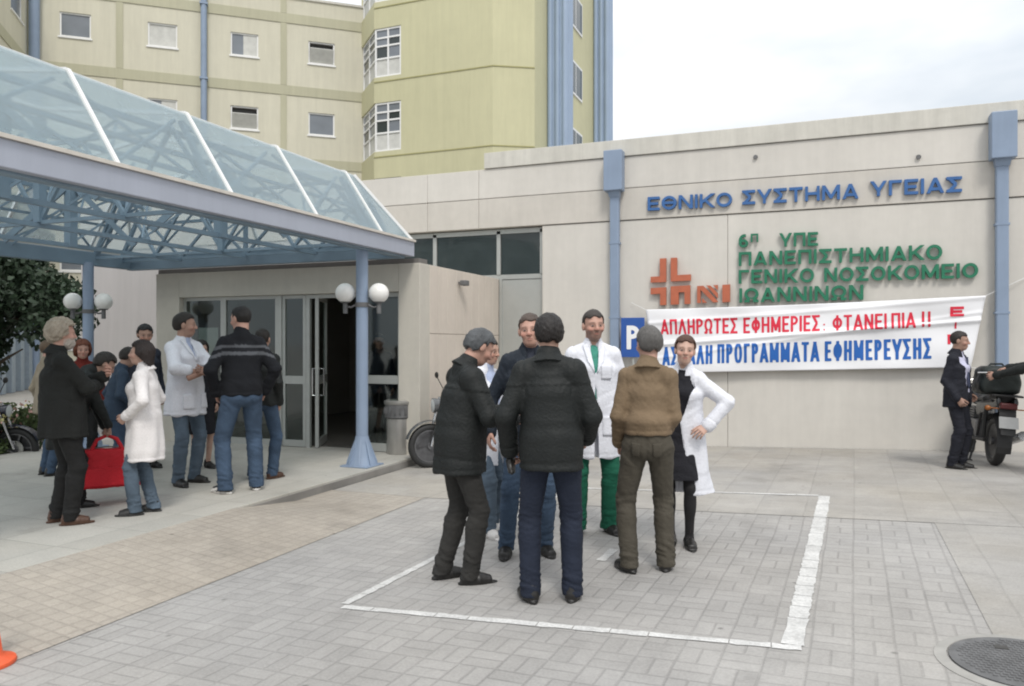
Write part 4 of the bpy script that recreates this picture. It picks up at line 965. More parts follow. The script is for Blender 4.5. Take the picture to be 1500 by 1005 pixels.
def make_head(sp, skin, hairc, beard, female):
    """head in its own frame (origin between the eyes' level, +y forward): -> (P, F, colour), hair (P, F)"""
    g = Grid((-.13, -.15, -.24), (.13, .15, .15), .0062); f = .95 if female else 1
    g.ell((0, -.012, .028), (.075 * f, .095, .088), .0)
    g.ell((0, .022, -.042), (.057 * f, .064, .072 * f), .035); g.ell((0, .045, -.088), (.034 * f, .034, .027), .03)
    g.ell((0, .067, .022), (.05, .02, .014), .02)                       # brow
    for x in (-1, 1):
        g.ell((x * .043, .055, -.03), (.022, .026, .02), .022); g.ell((x * .031, .094, .0), (.017, .015, .011), .012, 's'); g.ell((x * .031, .0745, .0), (.0135, .013, .011), .002)
        g.ell((x * .079 * f, -.014, -.008), (.012, .021, .033), .006); g.ell((x * .011, .094, -.030), (.009, .011, .008), .006)
    g.cone((0, .084, .012), (0, .104, -.026), .009, .0125, .012)
    g.ell((0, .083, -.056), (.024, .012, .0075), .008); g.ell((0, .081, -.068), (.020, .012, .008), .008)
    g.ell((0, .098, -.0615), (.024, .012, .002), .004, 's')
    g.cone((0, -.018, -.06), sp, .057 * f, .062 * f, .02)
    P, F = g.mesh(); x, y, z = P.T; c = np.tile(np.array(skin), (len(P), 1)); ax = np.abs(x)
    def blend(m, col): c[:] = c * (1 - m[:, None]) + np.array(col) * m[:, None]
    sm = lambda v: np.clip(v, 0, 1)
    blend(.35 * np.exp(-(((ax - .045) / .02) ** 2 + ((z + .03) / .02) ** 2)) * (y > .03), (.6, .2, .15)); blend(.35 * np.exp(-((x / .014) ** 2 + ((z + .026) / .012) ** 2)) * (y > .085), (.6, .2, .15))
    if beard: blend(beard[1] * sm((-.028 - z - .25 * np.maximum(0, .05 - y)) / .012) * (y > -.01) * (z > -.125), beard[0])
    blend(.7 * sm(1.3 - ((x / .023) ** 2 + ((z + .062) / .0085) ** 2)) * (y > .07), (.42, .13, .11) if female else (.38, .15, .12))
    e = ((ax - .031) / .0125) ** 2 + (z / .0048) ** 2; blend(.22 * sm(1.6 - .45 * e) * (y > .06), (.22, .11, .085)); blend(sm(2.2 - 1.8 * e) * (y > .06), (.33, .29, .27)); blend(sm(2.6 - 2 * (((ax - .031) / .0058) ** 2 + (z / .0058) ** 2)) * (y > .06), (.02, .015, .012))
    blend(.8 * sm(1.2 - ((ax - .031) / .018) ** 2 - ((z - .0085) / .0035) ** 2) * (y > .06), (.05, .03, .025))
    blend(.6 * sm(1.3 - ((ax - .032) / .019) ** 2 - ((z - .024 + 5 * (ax - .03) ** 2) / .0055) ** 2) * (y > .05), hairc)
    return P, F, c
def make_hair(style, seed):
    g = Grid((-.17, -.2, -.36), (.17, .17, .19), .0075); t = {'short': .009, 'thick': .0135, 'curly': .024, 'long': .018, 'bun': .012, 'bald': .006, 'bob': .022}[style]
    g.ell((0, -.014, .03), (.076 + t, .096 + t, .089 + t), 0)
    if style in ('thick', 'curly', 'bob'): g.ell((0, -.042, .0), (.068 + t, .066 + t, .08 + t * .4), .03)
    if style == 'long': g.ecap((0, -.05, .02), (0, -.075, -.27), (.10, .075), (.115, .05), (1, 0, 0), .04); g.cone((.085, -.01, .0), (.1, .02, -.25), .03, .026, .02); g.cone((-.085, -.01, .0), (-.1, .02, -.25), .03, .026, .02)
    if style == 'bob': g.ecap((0, -.04, .0), (0, -.045, -.1), (.1, .08), (.1, .07), (1, 0, 0), .03)
    if style == 'bun': g.ell((0, -.13, .02), (.04, .035, .04), .01)
    # face opening, hairline and nape
    hl = {'bald': .5, 'short': .066, 'thick': .07, 'curly': .078, 'long': .075, 'bun': .07, 'bob': .07}[style]; side = {'long': .035, 'bob': .03, 'curly': .02}.get(style, .012)
    X, Y, Z = [(g.lo[i] + g.h * np.arange(g.n[i])).astype(np.float32) for i in range(3)]; X, Y, Z = X[:, None, None], Y[None, :, None], Z[None, None, :]
    wob = .006 * np.sin(X * 90 + seed) + .004 * np.sin(Y * 110 + Z * 70)
    if style == 'bald': face = np.maximum(Z - .3, np.minimum(.012 - Y, np.minimum(Z - .3, 0) + .3) * 1.0); face = np.maximum(.02 - Y, Z - .3); top = .052 - Z + 0 * X; g.d = np.maximum(g.d, -np.minimum(face, top + 0 * Y))
    face = np.maximum(Z - hl - wob + .5 * np.maximum(0, np.abs(X) - .045), side - Y + 1.1 * np.minimum(Z - .0, 0)); g.d = np.maximum(g.d, -face)
    nape = {'long': -.34, 'bob': -.13, 'curly': -.10}.get(style, -.062)
    g.d = np.maximum(g.d, nape - Z - .35 * (Y + .06) + wob) if style not in ('long',) else np.maximum(g.d, nape - Z)
    ear = np.sqrt(((np.abs(X) - .08) / .03) ** 2 + ((Y + .008) / .022) ** 2 + ((Z + .01) / .034) ** 2) - 1
    if style in ('short', 'bald', 'bun', 'thick'): g.d = np.maximum(g.d, -ear * .02)
    P, F = g.mesh(); N = vnormals(P, F); a = {'curly': .010, 'thick': .0036, 'short': .0026, 'bob': .003, 'long': .003}.get(style, .0016)
    P = P + N * (a * wave(P, seed, 60 if style == 'curly' else 75))[:, None]
    if style in ('long', 'bob'): P = P + N * (.004 * np.sin(np.arctan2(P[:, 0], P[:, 1]) * 34 + P[:, 2] * 20))[:, None]
    return P, F
def make_hand(side, curl, spread=6, fore=.05, thumb=30, grip=None):
    """right hand: wrist at origin, fingers +y, back of hand +z, thumb on -x; side=-1 mirrors to a left hand"""
    g = Grid((-.11, -fore - .03, -.12), (.09, .22, .06), .0047)
    g.ecap((0, -fore, 0), (0, .0, 0), (.031, .026), (.027, .021), (1, 0, 0), .01)
    g.ecap((-.002, .012, 0), (-.002, .085, -.002), (.030, .017), (.041, .0135), (1, 0, 0), .012)
    for i, (x, L, r) in enumerate(((-.031, .072, .0088), (-.0105, .080, .009), (.0105, .075, .0086), (.030, .060, .0078))):
        p = V3(x, .088 - .004 * abs(i - 1), -.002); a = R(curl[i] if isinstance(curl, (list, tuple)) else curl + i * 5); az = R(spread * (i - 1.4)); ang = 0
        for sg, fr in ((.42, .8), (.32, 1.1), (.26, .8)):
            ang += a * fr; d = V3(math.sin(az) * math.cos(ang), math.cos(az) * math.cos(ang), -math.sin(ang)); q = p + d * L * sg; g.cone(p, q, r, r * .92, .003); p = q; r *= .93
    t = R(thumb); p = V3(-.026, .022, -.008); q = p + V3(-math.sin(t), math.cos(t), -.35) * .042; g.cone(p, q, .0145, .0115, .012); u = q + V3(-math.sin(t) * .55, math.cos(t), -.45) * .030; g.cone(q, u, .0108, .0098, .003); g.cone(u, u + V3(-math.sin(t) * .3, math.cos(t), -.3) * .024, .0098, .0078, .003)
    P, F = g.mesh()
    if side < 0: P = P * np.array([-1, 1, 1]); F = F[:, ::-1]
    return P, F
HANDC = {}

def place(px, py):
    """standing point seen at this pixel: platform or paving"""
    d = F * (CAMH - PZ) / (py - CY); v = ray(px) * d
    if v.x < -5.12: return Vector((v.x, v.y, PZ))
    return ground(px, py)
NP = [0]
def person(label, px, yf, top, yaw, S, group=None, at=None):
    """top: pixel row of the crown (or a height in metres when < 3). yaw: 0 back to the viewer, 90 facing right, 180 facing the viewer."""
    NP[0] += 1; seed = NP[0] * 13
    p = place(px, yf) if at is None else Vector(at); v = p - cam.location; dep = v.dot(FW)
    H = top if top < 3 else zat(top, dep) - p.z
    root = thing('person', label, 'person', p, CAMYAW + math.atan2(-(px - CX) / F, 1) - R(yaw), group)
    k = H / 1.75; kw = S.get('wide', 1.0); root.scale = (k * .5 + k * .5, k, k)
    f = S.get('f', False); sw = .122 if f else .147 * (1 + .5 * (kw - 1))
    hd = S.get('head', (0, 0, 0)); lean, side, twist = S.get('lean', 0), S.get('side', 0), S.get('twist', 0)
    # skeleton
    feet = S.get('feet', ((-.10, .0, 8), (.10, .0, -8))); hipx = .088
    ank = [V3(x, y, .075 + (S.get('heel', 0))) for x, y, a in feet]; pz = .945; sx = S.get('shift', 0); py = S.get('py', 0)
    for _ in range(40):
        if all(np.linalg.norm(ank[i] - V3(sx + (-1, 1)[i] * hipx, py, pz - .03)) < .842 for i in (0, 1)): break
        pz -= .005
    pel = V3(sx, py, pz)
    if 'twistp' in S: rp = rotm(S['twistp'])
    else: rp = np.eye(3)
    hip = [pel + rp @ V3(-hipx, 0, -.03), pel + rp @ V3(hipx, 0, -.03)]
    knee = []
    for i in (0, 1):
        a = R(feet[i][2]); kp, _ = ik(hip[i], ank[i], .435, .42, rp @ V3(-math.sin(a), math.cos(a), 0)); knee.append(kp)
    U = rotm(twist, lean, side); Uh = rotm(twist * .5, lean * .5, side * .5)
    T = lambda q: pel + U @ np.array(q, float); Th = lambda q: pel + Uh @ np.array(q, float)
    dz = pz - .945
    waist = Th((0, 0, .14)); chest = T((0, .01, .33)); upper = T((0, -.005, .45)); nb = T((0, -.02, .50)); sh = [T((-sw, -.01, .446 - S.get('drop', 0))), T((sw, -.01, .446 - S.get('drop', 0)))]
    lat = U @ V3(1, 0, 0); lath = Uh @ V3(1, 0, 0); latp = rp @ V3(1, 0, 0)
    hc = T((0, .022 + S.get('headfwd', 0), .672)) - V3(0, 0, S.get('headdown', 0)); Mh = rotm(*hd)
    arms = S['arms']; elb, wri = [], []
    for i in (0, 1):
        w_, pole = arms[i][0], arms[i][1]; e_, t_ = ik(sh[i], np.array(w_, float) + V3(0, 0, dz), .295, .255, pole); elb.append(e_); wri.append(t_)
    belly = S.get('belly', 0)
    def torso(g, e, k_=.05, low=True):
        g.ecap(pel + V3(0, 0, -.02), pel + V3(0, 0, .05), (.150 * kw + e, .110 + e), (.147 * kw + e, .108 + e + belly * .5), latp, k_)
        g.ecap(pel + V3(0, 0, .05), waist, (.147 * kw + e, .108 + e + belly * .6), (.137 * kw + e, .100 + e + belly), lath, k_)
        g.ecap(waist, chest, (.137 * kw + e, .100 + e + belly * .8), (.150 * kw + e, .110 + e), lat, k_)
        g.ecap(chest, upper - U @ V3(0, 0, .03), (.150 * kw + e, .110 + e), (.112 * kw + e, .078 + e), lat, k_)
        [g.cone(T((x, -.022, .492)), q_ + U @ V3(0, 0, .004), .052 + e * .5, .044 + e * .5, k_ * 1.2) for x, q_ in ((-.022, sh[0]), (.022, sh[1]))]; g.cone(upper, nb, .070 + e * .6, .056 + e * .4, k_ * .7)
        if f: [g.ell(T((x, .085, .31)), (.05 + e, .042 + e, .05 + e), .03) for x in (-.07, .07)]
    # ---- body (one mesh: trunk, limbs, head, both hands)
    lo = np.min([*ank, *wri, *elb, hc, pel], 0) - .3; hi = np.max([*ank, *wri, *elb, hc, pel], 0) + .3
    g = Grid(lo, hi, .02); torso(g, -.012, .03)
    for i in (0, 1):
        g.cone(sh[i], elb[i], .045, .036, .02); g.cone(elb[i], wri[i], .035, .026, .02); lg = .0 if not S.get('barelegs') else .004
        g.cone(hip[i], knee[i], .072, .048, .02); g.cone(knee[i], ank[i], .046, .034, .02); g.cone(ank[i], ank[i] + V3(0, .03, -.035), .028, .024, .01)
    g.cone(nb, hc + Mh @ V3(0, -.02, -.05), .05, .05, .02)
    P, F_ = g.mesh(); skin = np.array(SK[S.get('skin', 'mid')]); body = [(P, F_, np.tile(skin if not S.get('legcol') else skin, (len(P), 1)))]
    sp = Mh.T @ (nb - hc)
    hP, hF, hC = make_head(sp, SK[S.get('skin', 'mid')], S.get('hairc', (.02, .015, .012)), S.get('beard'), f); HS = 1.0; body.append((hP * HS @ Mh.T + hc, hF, hC))
    for i in (0, 1):
        spec = arms[i][2] if len(arms[i]) > 2 else {}
        key = (i, str(spec.get('curl', 22)), spec.get('fore', .05), spec.get('thumb', 30))
        if key not in HANDC: HANDC[key] = make_hand(1 if i else -1, spec.get('curl', 22), 5, spec.get('fore', .05), spec.get('thumb', 30))
        Ph, Fh = HANDC[key]; yv = nrm(spec['dir']) if 'dir' in spec else nrm(wri[i] - elb[i]); zv = np.array(spec.get('back', ((-1, 1)[i], 0, 0)), float); zv = nrm(zv - yv * (zv @ yv)); xv = np.cross(yv, zv)
        body.append((Ph @ np.stack([xv, yv, zv]) + wri[i], Fh, np.tile(skin * (.95, .92, .92), (len(Ph), 1))))
    mesh_obj('body', body, MS, root)
    # ---- hair
    if S.get('hair'):
        Pq, Fq = make_hair(S['hair'], seed); mesh_obj('hair', [(Pq * HS @ Mh.T + hc, Fq, None)], hairmat(S.get('hairc', (.02, .015, .012))), root)
    if S.get('fullbeard'):
        g = Grid((-.1, -.04, -.18), (.1, .14, .01), .007); g.ell((0, .035, -.075), (.062, .068, .065), 0); X, Y, Z = [(g.lo[i] + g.h * np.arange(g.n[i])) for i in range(3)]
        g.ell((0, .1, -.058), (.022, .03, .009), .005, 's'); g.cut((0, -.6, 1), -.055); Pb, Fb = g.mesh(); Pb = Pb + vnormals(Pb, Fb) * (.006 * wave(Pb, seed, 70))[:, None]
        mesh_obj('beard', [(Pb * HS @ Mh.T + hc, Fb, None)], hairmat(S['fullbeard']), root)
    # ---- clothes
    def crease(P, N, amp, where, sc, sd, axis=None):
        if axis is None: q = P * np.array([1, 1, 1.25])
        else: a_ = nrm(axis); al = P @ a_; q = .42 * P + (1.25 * al)[:, None] * a_[None, :]
        w1 = wave(q, sd, sc * .62, 1.6); return P + N * (amp * where * (1.5 * np.abs(w1) ** .75 - .75 + .2 * wave(q, sd + 1, sc * 1.1)))[:, None]
    def near(P, c, r): return np.exp(-((P - c) ** 2).sum(1) / r ** 2)
    surf = []
    for ci, gm in enumerate(S['wear']):
        kind, m = gm['kind'], CL[gm['m']] if isinstance(gm['m'], str) else gm['m']; e = gm.get('e', .018); sd = seed + ci * 7; h = gm.get('h', .0095 if dep < 6.5 else .0115)
        if kind == 'top':
            hem = gm.get('hem', .80) + dz * .5; tuck = gm.get('tuck', False)
            lo = np.min([pel - .34, *elb, *wri, *sh], 0) - .14; hi = np.max([pel + .34, *elb, *wri, *sh], 0) + .14; hi[2] = max(hi[2], nb[2] + .12); lo[2] = min(hem, min(w_[2] for w_ in wri), min(e_[2] for e_ in elb)) - .12
            g = Grid(lo, hi, h); torso(g, e, .035)
            if hem < pz - .02:
                fl = gm.get('flare', .03); hx, hy = gm.get('sway', (0, 0)); bot = V3(pel[0] + hx, pel[1] + hy, hem - .08)
                g.ecap(pel + V3(0, 0, .06), bot, (.147 * kw + e, .112 + e + belly * .6), (.148 * kw + e + fl, .110 + e + fl), latp, .04)
                wq = .94 if f else 1.0; g.ecap(chest + U @ V3(0, -.004, -.02), V3(pel[0] + hx * .5, pel[1] + hy * .5, max(hem, pz - .30)), (.149 * kw * wq + e, (.110 + belly * .7) * wq + e), (.150 * kw + e + fl * .6, .111 + e + fl * .6 + belly * .5), latp, .03)
            elif gm.get('blouse'): g.ecap(pel + V3(0, 0, .12), pel + V3(0, 0, .06), (.155 * kw + e + .012, .118 + e + .012 + belly), (.15 * kw + e, .11 + e + belly * .6), latp, .04)
            if gm.get('col', True):
                g.cone(nb + (hc - nb) * .02, nb + (hc - nb) * gm.get('colh', .26), .074, .070, .012)
            g.cut((0, 0, -1), -hem)
            if gm.get('vee'):       # open neck: wedge taken out of the front
                vz, vw = gm['vee']; A = U @ V3(0, 1, 0); lx = lat; o_ = pel
                def fn(X, Y, Z):
                    x, y, z = X - o_[0], Y - o_[1], Z - o_[2]; u = x * lx[0] + y * lx[1] + z * lx[2]; v = x * A[0] + y * A[1] + z * A[2]; q = U @ V3(0, 0, 1); w_ = x * q[0] + y * q[1] + z * q[2]
                    wd = np.where(w_ > vz, vw * np.clip((w_ - vz) / (.53 - vz), 0, 1.2), -.01) if not gm.get('open') else np.where(w_ > vz, vw * np.clip((w_ - vz) / (.53 - vz), 0, 1.2) + gm['open'] * .6, gm['open'] * (.6 + 2.0 * np.clip((vz - w_) / .6, 0, 1)))
                    return np.maximum(np.abs(u) - wd, .045 - v)
                g.put(fn, pel + V3(-.4, -.4, -.6), pel + V3(.4, .4, .7), .006, 's')
            sl = gm.get('sleeve', 1.0); er = gm.get('arm', .018)
            for i in (0, 1):
                g.ell(sh[i] + V3(0, 0, -.012), (.046 + er * .6, .054 + er * .6, .052 + er * .5), .03)
                g.cone(sh[i] + V3(0, 0, -.012), elb[i], .050 + er * .7, .041 + er * .7, .028)
                if sl > 0: g.cone(elb[i], elb[i] + (wri[i] - elb[i]) * (sl * 1.0), .041 + er * .7, .033 + er * .65, .02)
            Pg, Fg = g.mesh(); N = vnormals(Pg, Fg); a = gm.get('fold', 1.0)
            for i in (0, 1):
                Pg = crease(Pg, N, .008 * a, near(Pg, elb[i], .10), 44, sd + i, wri[i] - sh[i] + V3(0, .1, 0)); Pg = crease(Pg, N, .008 * a, near(Pg, (sh[i] + chest) / 2, .15), 30, sd + 3 + i, V3((1, -1)[i], 0, .8))
                Pg = crease(Pg, N, .004 * a, near(Pg, elb[i] * .35 + wri[i] * .65, .12), 46, sd + 8 + i, wri[i] - elb[i])
            Pg = crease(Pg, N, .006 * a, np.exp(-((Pg[:, 2] - waist[2]) / .13) ** 2), 20, sd + 5, V3(.6, .3, .8))
            low = np.clip((waist[2] - Pg[:, 2]) / .25, 0, 1); th = np.arctan2(Pg[:, 0] - pel[0], Pg[:, 1] - pel[1]); Pg = Pg + N * (.009 * a * low * np.sin(th * 7 + 2 * np.sin(Pg[:, 2] * 5 + sd) + sd))[:, None]
            Pg = crease(Pg, N, .0018 * a, np.ones(len(Pg)), 20, sd + 6, V3(.5, .2, .6))
            ql = np.abs((Pg - pel) @ lat - (T((0, 0, .4)) - pel) @ lat); qz = (Pg - pel) @ (U @ V3(0, 0, 1))      # armhole, hem and cuff seams
            Pg = Pg - N * (.006 * np.exp(-((ql - abs((sh[1] - pel) @ lat) - .004 + .10 * np.maximum(0, .42 - qz)) / .008) ** 2) * (qz > .30))[:, None]
            Pg = Pg - N * (.004 * np.exp(-((Pg[:, 2] - hem - .035) / .006) ** 2))[:, None]
            for i in (0, 1):
                if sl > .8: aw = nrm(wri[i] - elb[i]); ta = (Pg - wri[i]) @ aw; nr = np.linalg.norm(Pg - wri[i], axis=1) < .12; Pg = Pg + N * (nr * (.004 * (ta > -.045) - .004 * np.exp(-((ta + .05) / .006) ** 2)))[:, None]
            if gm.get('overlap'): Pg = Pg + N * (np.where((Pg[:, 1] > pel[1] + .03) & (Pg[:, 0] - pel[0] > .005 + .02 * np.sin(Pg[:, 2] * 9)), .007, 0))[:, None]
            if gm.get('yoke'):
                q = (Pg - pel) @ (U @ V3(0, 0, 1)); Pg = Pg + N * np.where((q > .36), .006, 0)[:, None]; Pg = Pg - N * (.005 * np.exp(-((q + .10) / .012) ** 2))[:, None]
            c = None
            if gm.get('paint'): c = gm['paint'](Pg)
            mesh_obj(gm.get('name', 'jacket'), [(Pg, Fg, c)], m, root); surf.append(Pg)
            if gm.get('collar'):
                gc = Grid(nb - .16, nb + .16, .0075); up_ = nrm(hc - nb); gc.cone(nb + up_ * .066, nb - up_ * .012, .066, .104, 0); gc.cone(nb + up_ * .2, nb - up_ * .1, .060, .060, .006, 's'); A_ = U @ V3(0, 1, 0)
                gc.put(lambda X, Y, Z: np.maximum(np.abs((X - nb[0]) * lat[0] + (Y - nb[1]) * lat[1] + (Z - nb[2]) * lat[2]) - .028, .02 - ((X - nb[0]) * A_[0] + (Y - nb[1]) * A_[1] + (Z - nb[2]) * A_[2])), nb - .16, nb + .16, .008, 's')
                gc.cut(up_, float(up_ @ (nb + up_ * .068))); gc.cut(-up_, -float(up_ @ (nb - up_ * .012))); Pc, Fc = gc.mesh(); mesh_obj('collar', [(Pc, Fc, None)], m, root)
        elif kind == 'legs':
            lo = np.min([pel, *knee, *ank], 0) - .22; hi = np.max([pel, *knee, *ank], 0) + .22; lo[2] = -.02
            g = Grid(lo, hi, h); w_ = gm.get('w', 1.0); hemz = gm.get('hem', .035)
            g.ecap(pel + V3(0, 0, -.05), pel + V3(0, 0, .06), (.158 * kw + .012, .118 + .01), (.150 * kw + .012, .112 + .01 + belly * .6), latp, .03)
            g.ell(pel + V3(0, -.06, -.06), (.13 * kw, .075, .09), .04)
            for i in (0, 1):
                bt_ = ank[i] + (ank[i] - knee[i]) * .12; bt_[2] = max(bt_[2], .03)
                g.cone(hip[i] + V3(0, -.01, -.03), knee[i], .090 * w_, .064 * w_, .025); g.cone(knee[i], bt_, .066 * w_, .060 * w_ * gm.get('cuff', 1), .02); g.ell(knee[i] + (ank[i] - knee[i]) * .3 + V3(0, -.012, 0), (.062 * w_, .064 * w_, .12), .02)
            g.cut((0, 0, -1), -hemz); g.cut((0, 0, 1), pz + gm.get('waist', .10))
            Pg, Fg = g.mesh(); N = vnormals(Pg, Fg); a = gm.get('fold', 1.0)
            for i in (0, 1):
                Pg = crease(Pg, N, .011 * a, near(Pg, knee[i] + V3(0, 0, -.02), .13), 40, sd + i, V3(.2, 0, 1)); Pg = crease(Pg, N, .012 * a, np.exp(-((Pg[:, 2] - .13) / .09) ** 2) * (np.abs(Pg[:, 0] - ank[i][0]) < .12), 46, sd + 2 + i, V3(.25, .2, 1)); Pg = crease(Pg, N, .008 * a, near(Pg, hip[i] + V3(0, 0, -.06), .15), 32, sd + 4 + i, V3((.7, -.7)[i], .2, .8))
                cr_ = np.exp(-((Pg[:, 0] - (hip[i][0] * np.clip((Pg[:, 2] - .05) / .85, 0, 1) + ank[i][0] * (1 - np.clip((Pg[:, 2] - .05) / .85, 0, 1)))) / .012) ** 2) * (Pg[:, 1] > -9); Pg = Pg + N * (.004 * a * gm.get('press', 0) * cr_)[:, None]
            Pg = crease(Pg, N, .003 * a, np.ones(len(Pg)), 22, sd + 9, V3(.6, .3, .5))
            if gm.get('seat', True): q = np.exp(-((Pg[:, 0] - pel[0]) / .014) ** 2) * (Pg[:, 1] < pel[1] - .02) * (Pg[:, 2] > pz - .16); Pg = Pg - N * (.007 * q)[:, None]
            mesh_obj(gm.get('name', 'trousers'), [(Pg, Fg, None)], m, root); surf.append(Pg)
        elif kind == 'skirt':
            hem = gm['hem']; g = Grid(pel + V3(-.33, -.33, -.6), pel + V3(.33, .33, .25), h); g.ecap(pel + V3(0, 0, .12), pel + V3(0, 0, -.02), (.15 * kw, .115), (.178 * kw, .135), latp, .03); g.ecap(pel + V3(0, 0, -.02), V3((knee[0][0] + knee[1][0]) / 2, (knee[0][1] + knee[1][1]) / 2, hem - .06), (.178 * kw, .135), (.17 * kw, .15), latp, .03); g.cut((0, 0, -1), -hem)
            Pg, Fg = g.mesh(); N = vnormals(Pg, Fg); Pg = crease(Pg, N, .006, np.ones(len(Pg)), 24, sd); mesh_obj('skirt', [(Pg, Fg, None)], m, root)
        elif kind == 'tights':
            lo = np.min([pel, *knee, *ank], 0) - .2; hi = np.max([pel, *knee, *ank], 0) + .2; g = Grid(lo, hi, .009)
            for i in (0, 1): g.cone(hip[i], knee[i], .078, .052, .03); g.cone(knee[i], ank[i] + V3(0, 0, .0), .049, .034, .02); g.ell(knee[i] + (ank[i] - knee[i]) * .3 + V3(0, -.014, 0), (.044, .052, .12), .03); g.cone(ank[i], ank[i] + V3(0, .05, -.035), .034, .03, .02)
            g.cut((0, 0, 1), pz); Pg, Fg = g.mesh(); mesh_obj('tights', [(Pg, Fg, None)], m, root)
        elif kind == 'shoes':
            for i in (0, 1):
                a = R(feet[i][2]); Mf = np.array(Matrix.Rotation(a, 3, 'Z')); lift = ank[i][2] - .075
                g = Grid((-.08, -.12, -.03), (.08, .24, .16), .0075); tall = gm.get('tall', .035)
                g.ecap((0, -.045, .03), (0, .055, .03), (.036, .036), (.046, .034), (1, 0, 0), .02); g.ecap((0, .055, .028), (0, .128, .027), (.046, .038), (.042, .033), (1, 0, 0), .02); g.cone((0, -.03, .05), (0, -.02, .05 + tall), .040, .042, .02); g.cone((0, -.005, .06), (0, .08, .035), .04, .036, .02)
                g.put(lambda X, Y, Z: np.maximum(np.sqrt((X / .044) ** 2 + ((Y - .05) / .132) ** 2) * .044 - .044 - .001, np.maximum(Z - .016, -.0 - Z)), (-.06, -.1, 0), (.06, .2, .02), .0)
                g.cut((0, 0, -1), .0); Ps, Fs = g.mesh()
                c = None
                if gm.get('two'): c = np.where((Ps[:, 2] < .02)[:, None] | ((Ps[:, 1] > .05) & (np.abs(Ps[:, 2] - .045 + .2 * (Ps[:, 1] - .05)) < .012))[:, None], np.array(gm['two'][1]), np.array(gm['two'][0]))
                Ps = Ps @ Mf.T + np.array([ank[i][0], ank[i][1], lift]); mesh_obj('shoe', [(Ps, Fs, c)], m, root)
        elif kind == 'belt':
            g = Grid(pel + V3(-.26, -.26, 0), pel + V3(.26, .26, .16), .009); z0 = gm.get('z', .085); g.ecap(pel + V3(0, 0, z0 - .03), pel + V3(0, 0, z0 + .05), (.158 * kw + .012, .116 + .012 + belly * .6), (.155 * kw + .012, .114 + .012 + belly * .6), latp, 0)
            g.cut((0, 0, 1), pz + z0 + .02); g.cut((0, 0, -1), -(pz + z0 - .018)); Pg, Fg = g.mesh(); mesh_obj('belt', [(Pg, Fg, None)], m, root)
        elif kind == 'tie':
            A = T((0, .105, .47)); B_ = T((0, .128, .12)); b = MB(); b.slab([A + lat * -.018, A + lat * .018, B_ + lat * .035, B_ + V3(0, 0, -.04), B_ - lat * .035], Vector(U @ V3(0, .008, 0))); b.build('tie', m, root, local=True)
        elif kind == 'patch':       # flat sewn-on piece laid over the garment already built: corners (x, z) relative to the pelvis
            Ps = surf[gm.get('on', -1)]; sd_ = gm.get('side', 1); q = np.array(gm['quad'], float); nu, nv = 6, 8; vs = []
            for iu in range(nu + 1):
                for iv in range(nv + 1):
                    u, v = iu / nu, iv / nv; x, z = (q[0] * (1 - u) + q[1] * u) * (1 - v) + (q[3] * (1 - u) + q[2] * u) * v; x += pel[0]; z += pz
                    k_ = (np.abs(Ps[:, 0] - x) < .02) & (np.abs(Ps[:, 2] - z) < .02); w3 = Ps[k_]
                    y = (np.percentile(w3[:, 1] * sd_, 92) if len(w3) else .1) + .003; vs.append((x, sd_ * y, z))
            b = MB(); b.v = vs; b.f = [(i * (nv + 1) + j, (i + 1) * (nv + 1) + j, (i + 1) * (nv + 1) + j + 1, i * (nv + 1) + j + 1) for i in range(nu) for j in range(nv)]
            o = b.build(gm['name'], m, root, smooth=True, local=True, angle=180); so = o.modifiers.new('thickness', 'SOLIDIFY'); so.thickness = .006; so.offset = 0
        elif kind == 'extra': gm['fn'](root, dict(T=T, pel=pel, wri=wri, elb=elb, hc=hc, Mh=Mh, U=U, m=m, sh=sh, knee=knee, ank=ank))
    Rz = np.array(Matrix.Rotation(root.rotation_euler[2], 3, 'Z')); LAST['wrists'] = [Rz @ (q_ * k) + np.array(p) for q_ in wri]
    return root
LAST = {}
def REST(s, out=.0, fwd=.0, **k): return ((s * (.225 + out), .02 + fwd, .885), (s * .5, -1, 0), k)
def TOP(m, **k): return dict(kind='top', m=m, **k)
def LEGS(m, **k): return dict(kind='legs', m=m, **k)
def SHOES(m='leather', **k): return dict(kind='shoes', m=m, **k)
BLK = (.02, .016, .013); GREY = (.10, .10, .10); DKB = (.03, .02, .014)
def PATCH(name, m, quad, side=1, on=-1): return dict(kind='patch', name=name, m=m, quad=quad, side=side, on=on)
def LAPELS(m, vz, w=.05, on=-1): return [PATCH('lapel', m, [(s * .040, .535), (s * .088, .52), (s * (.012 + w), vz + .10), (s * .008, vz)], 1, on) for s in (-1, 1)]
def BACKPOCKETS(m): return [PATCH('back_pocket', m, [(s * .042, -.02), (s * .105, -.015), (s * .102, -.115), (s * .048, -.115)], -1) for s in (-1, 1)]
def COATPOCKETS(m, on=-1): return [PATCH('pocket', m, [(-.145, -.02), (-.05, -.02), (-.05, -.17), (-.15, -.17)], 1, on), PATCH('pocket', m, [(.05, -.02), (.145, -.02), (.15, -.17), (.05, -.17)], 1, on), PATCH('breast_pocket', m, [(-.125, .37), (-.04, .37), (-.04, .26), (-.12, .26)], 1, on)]
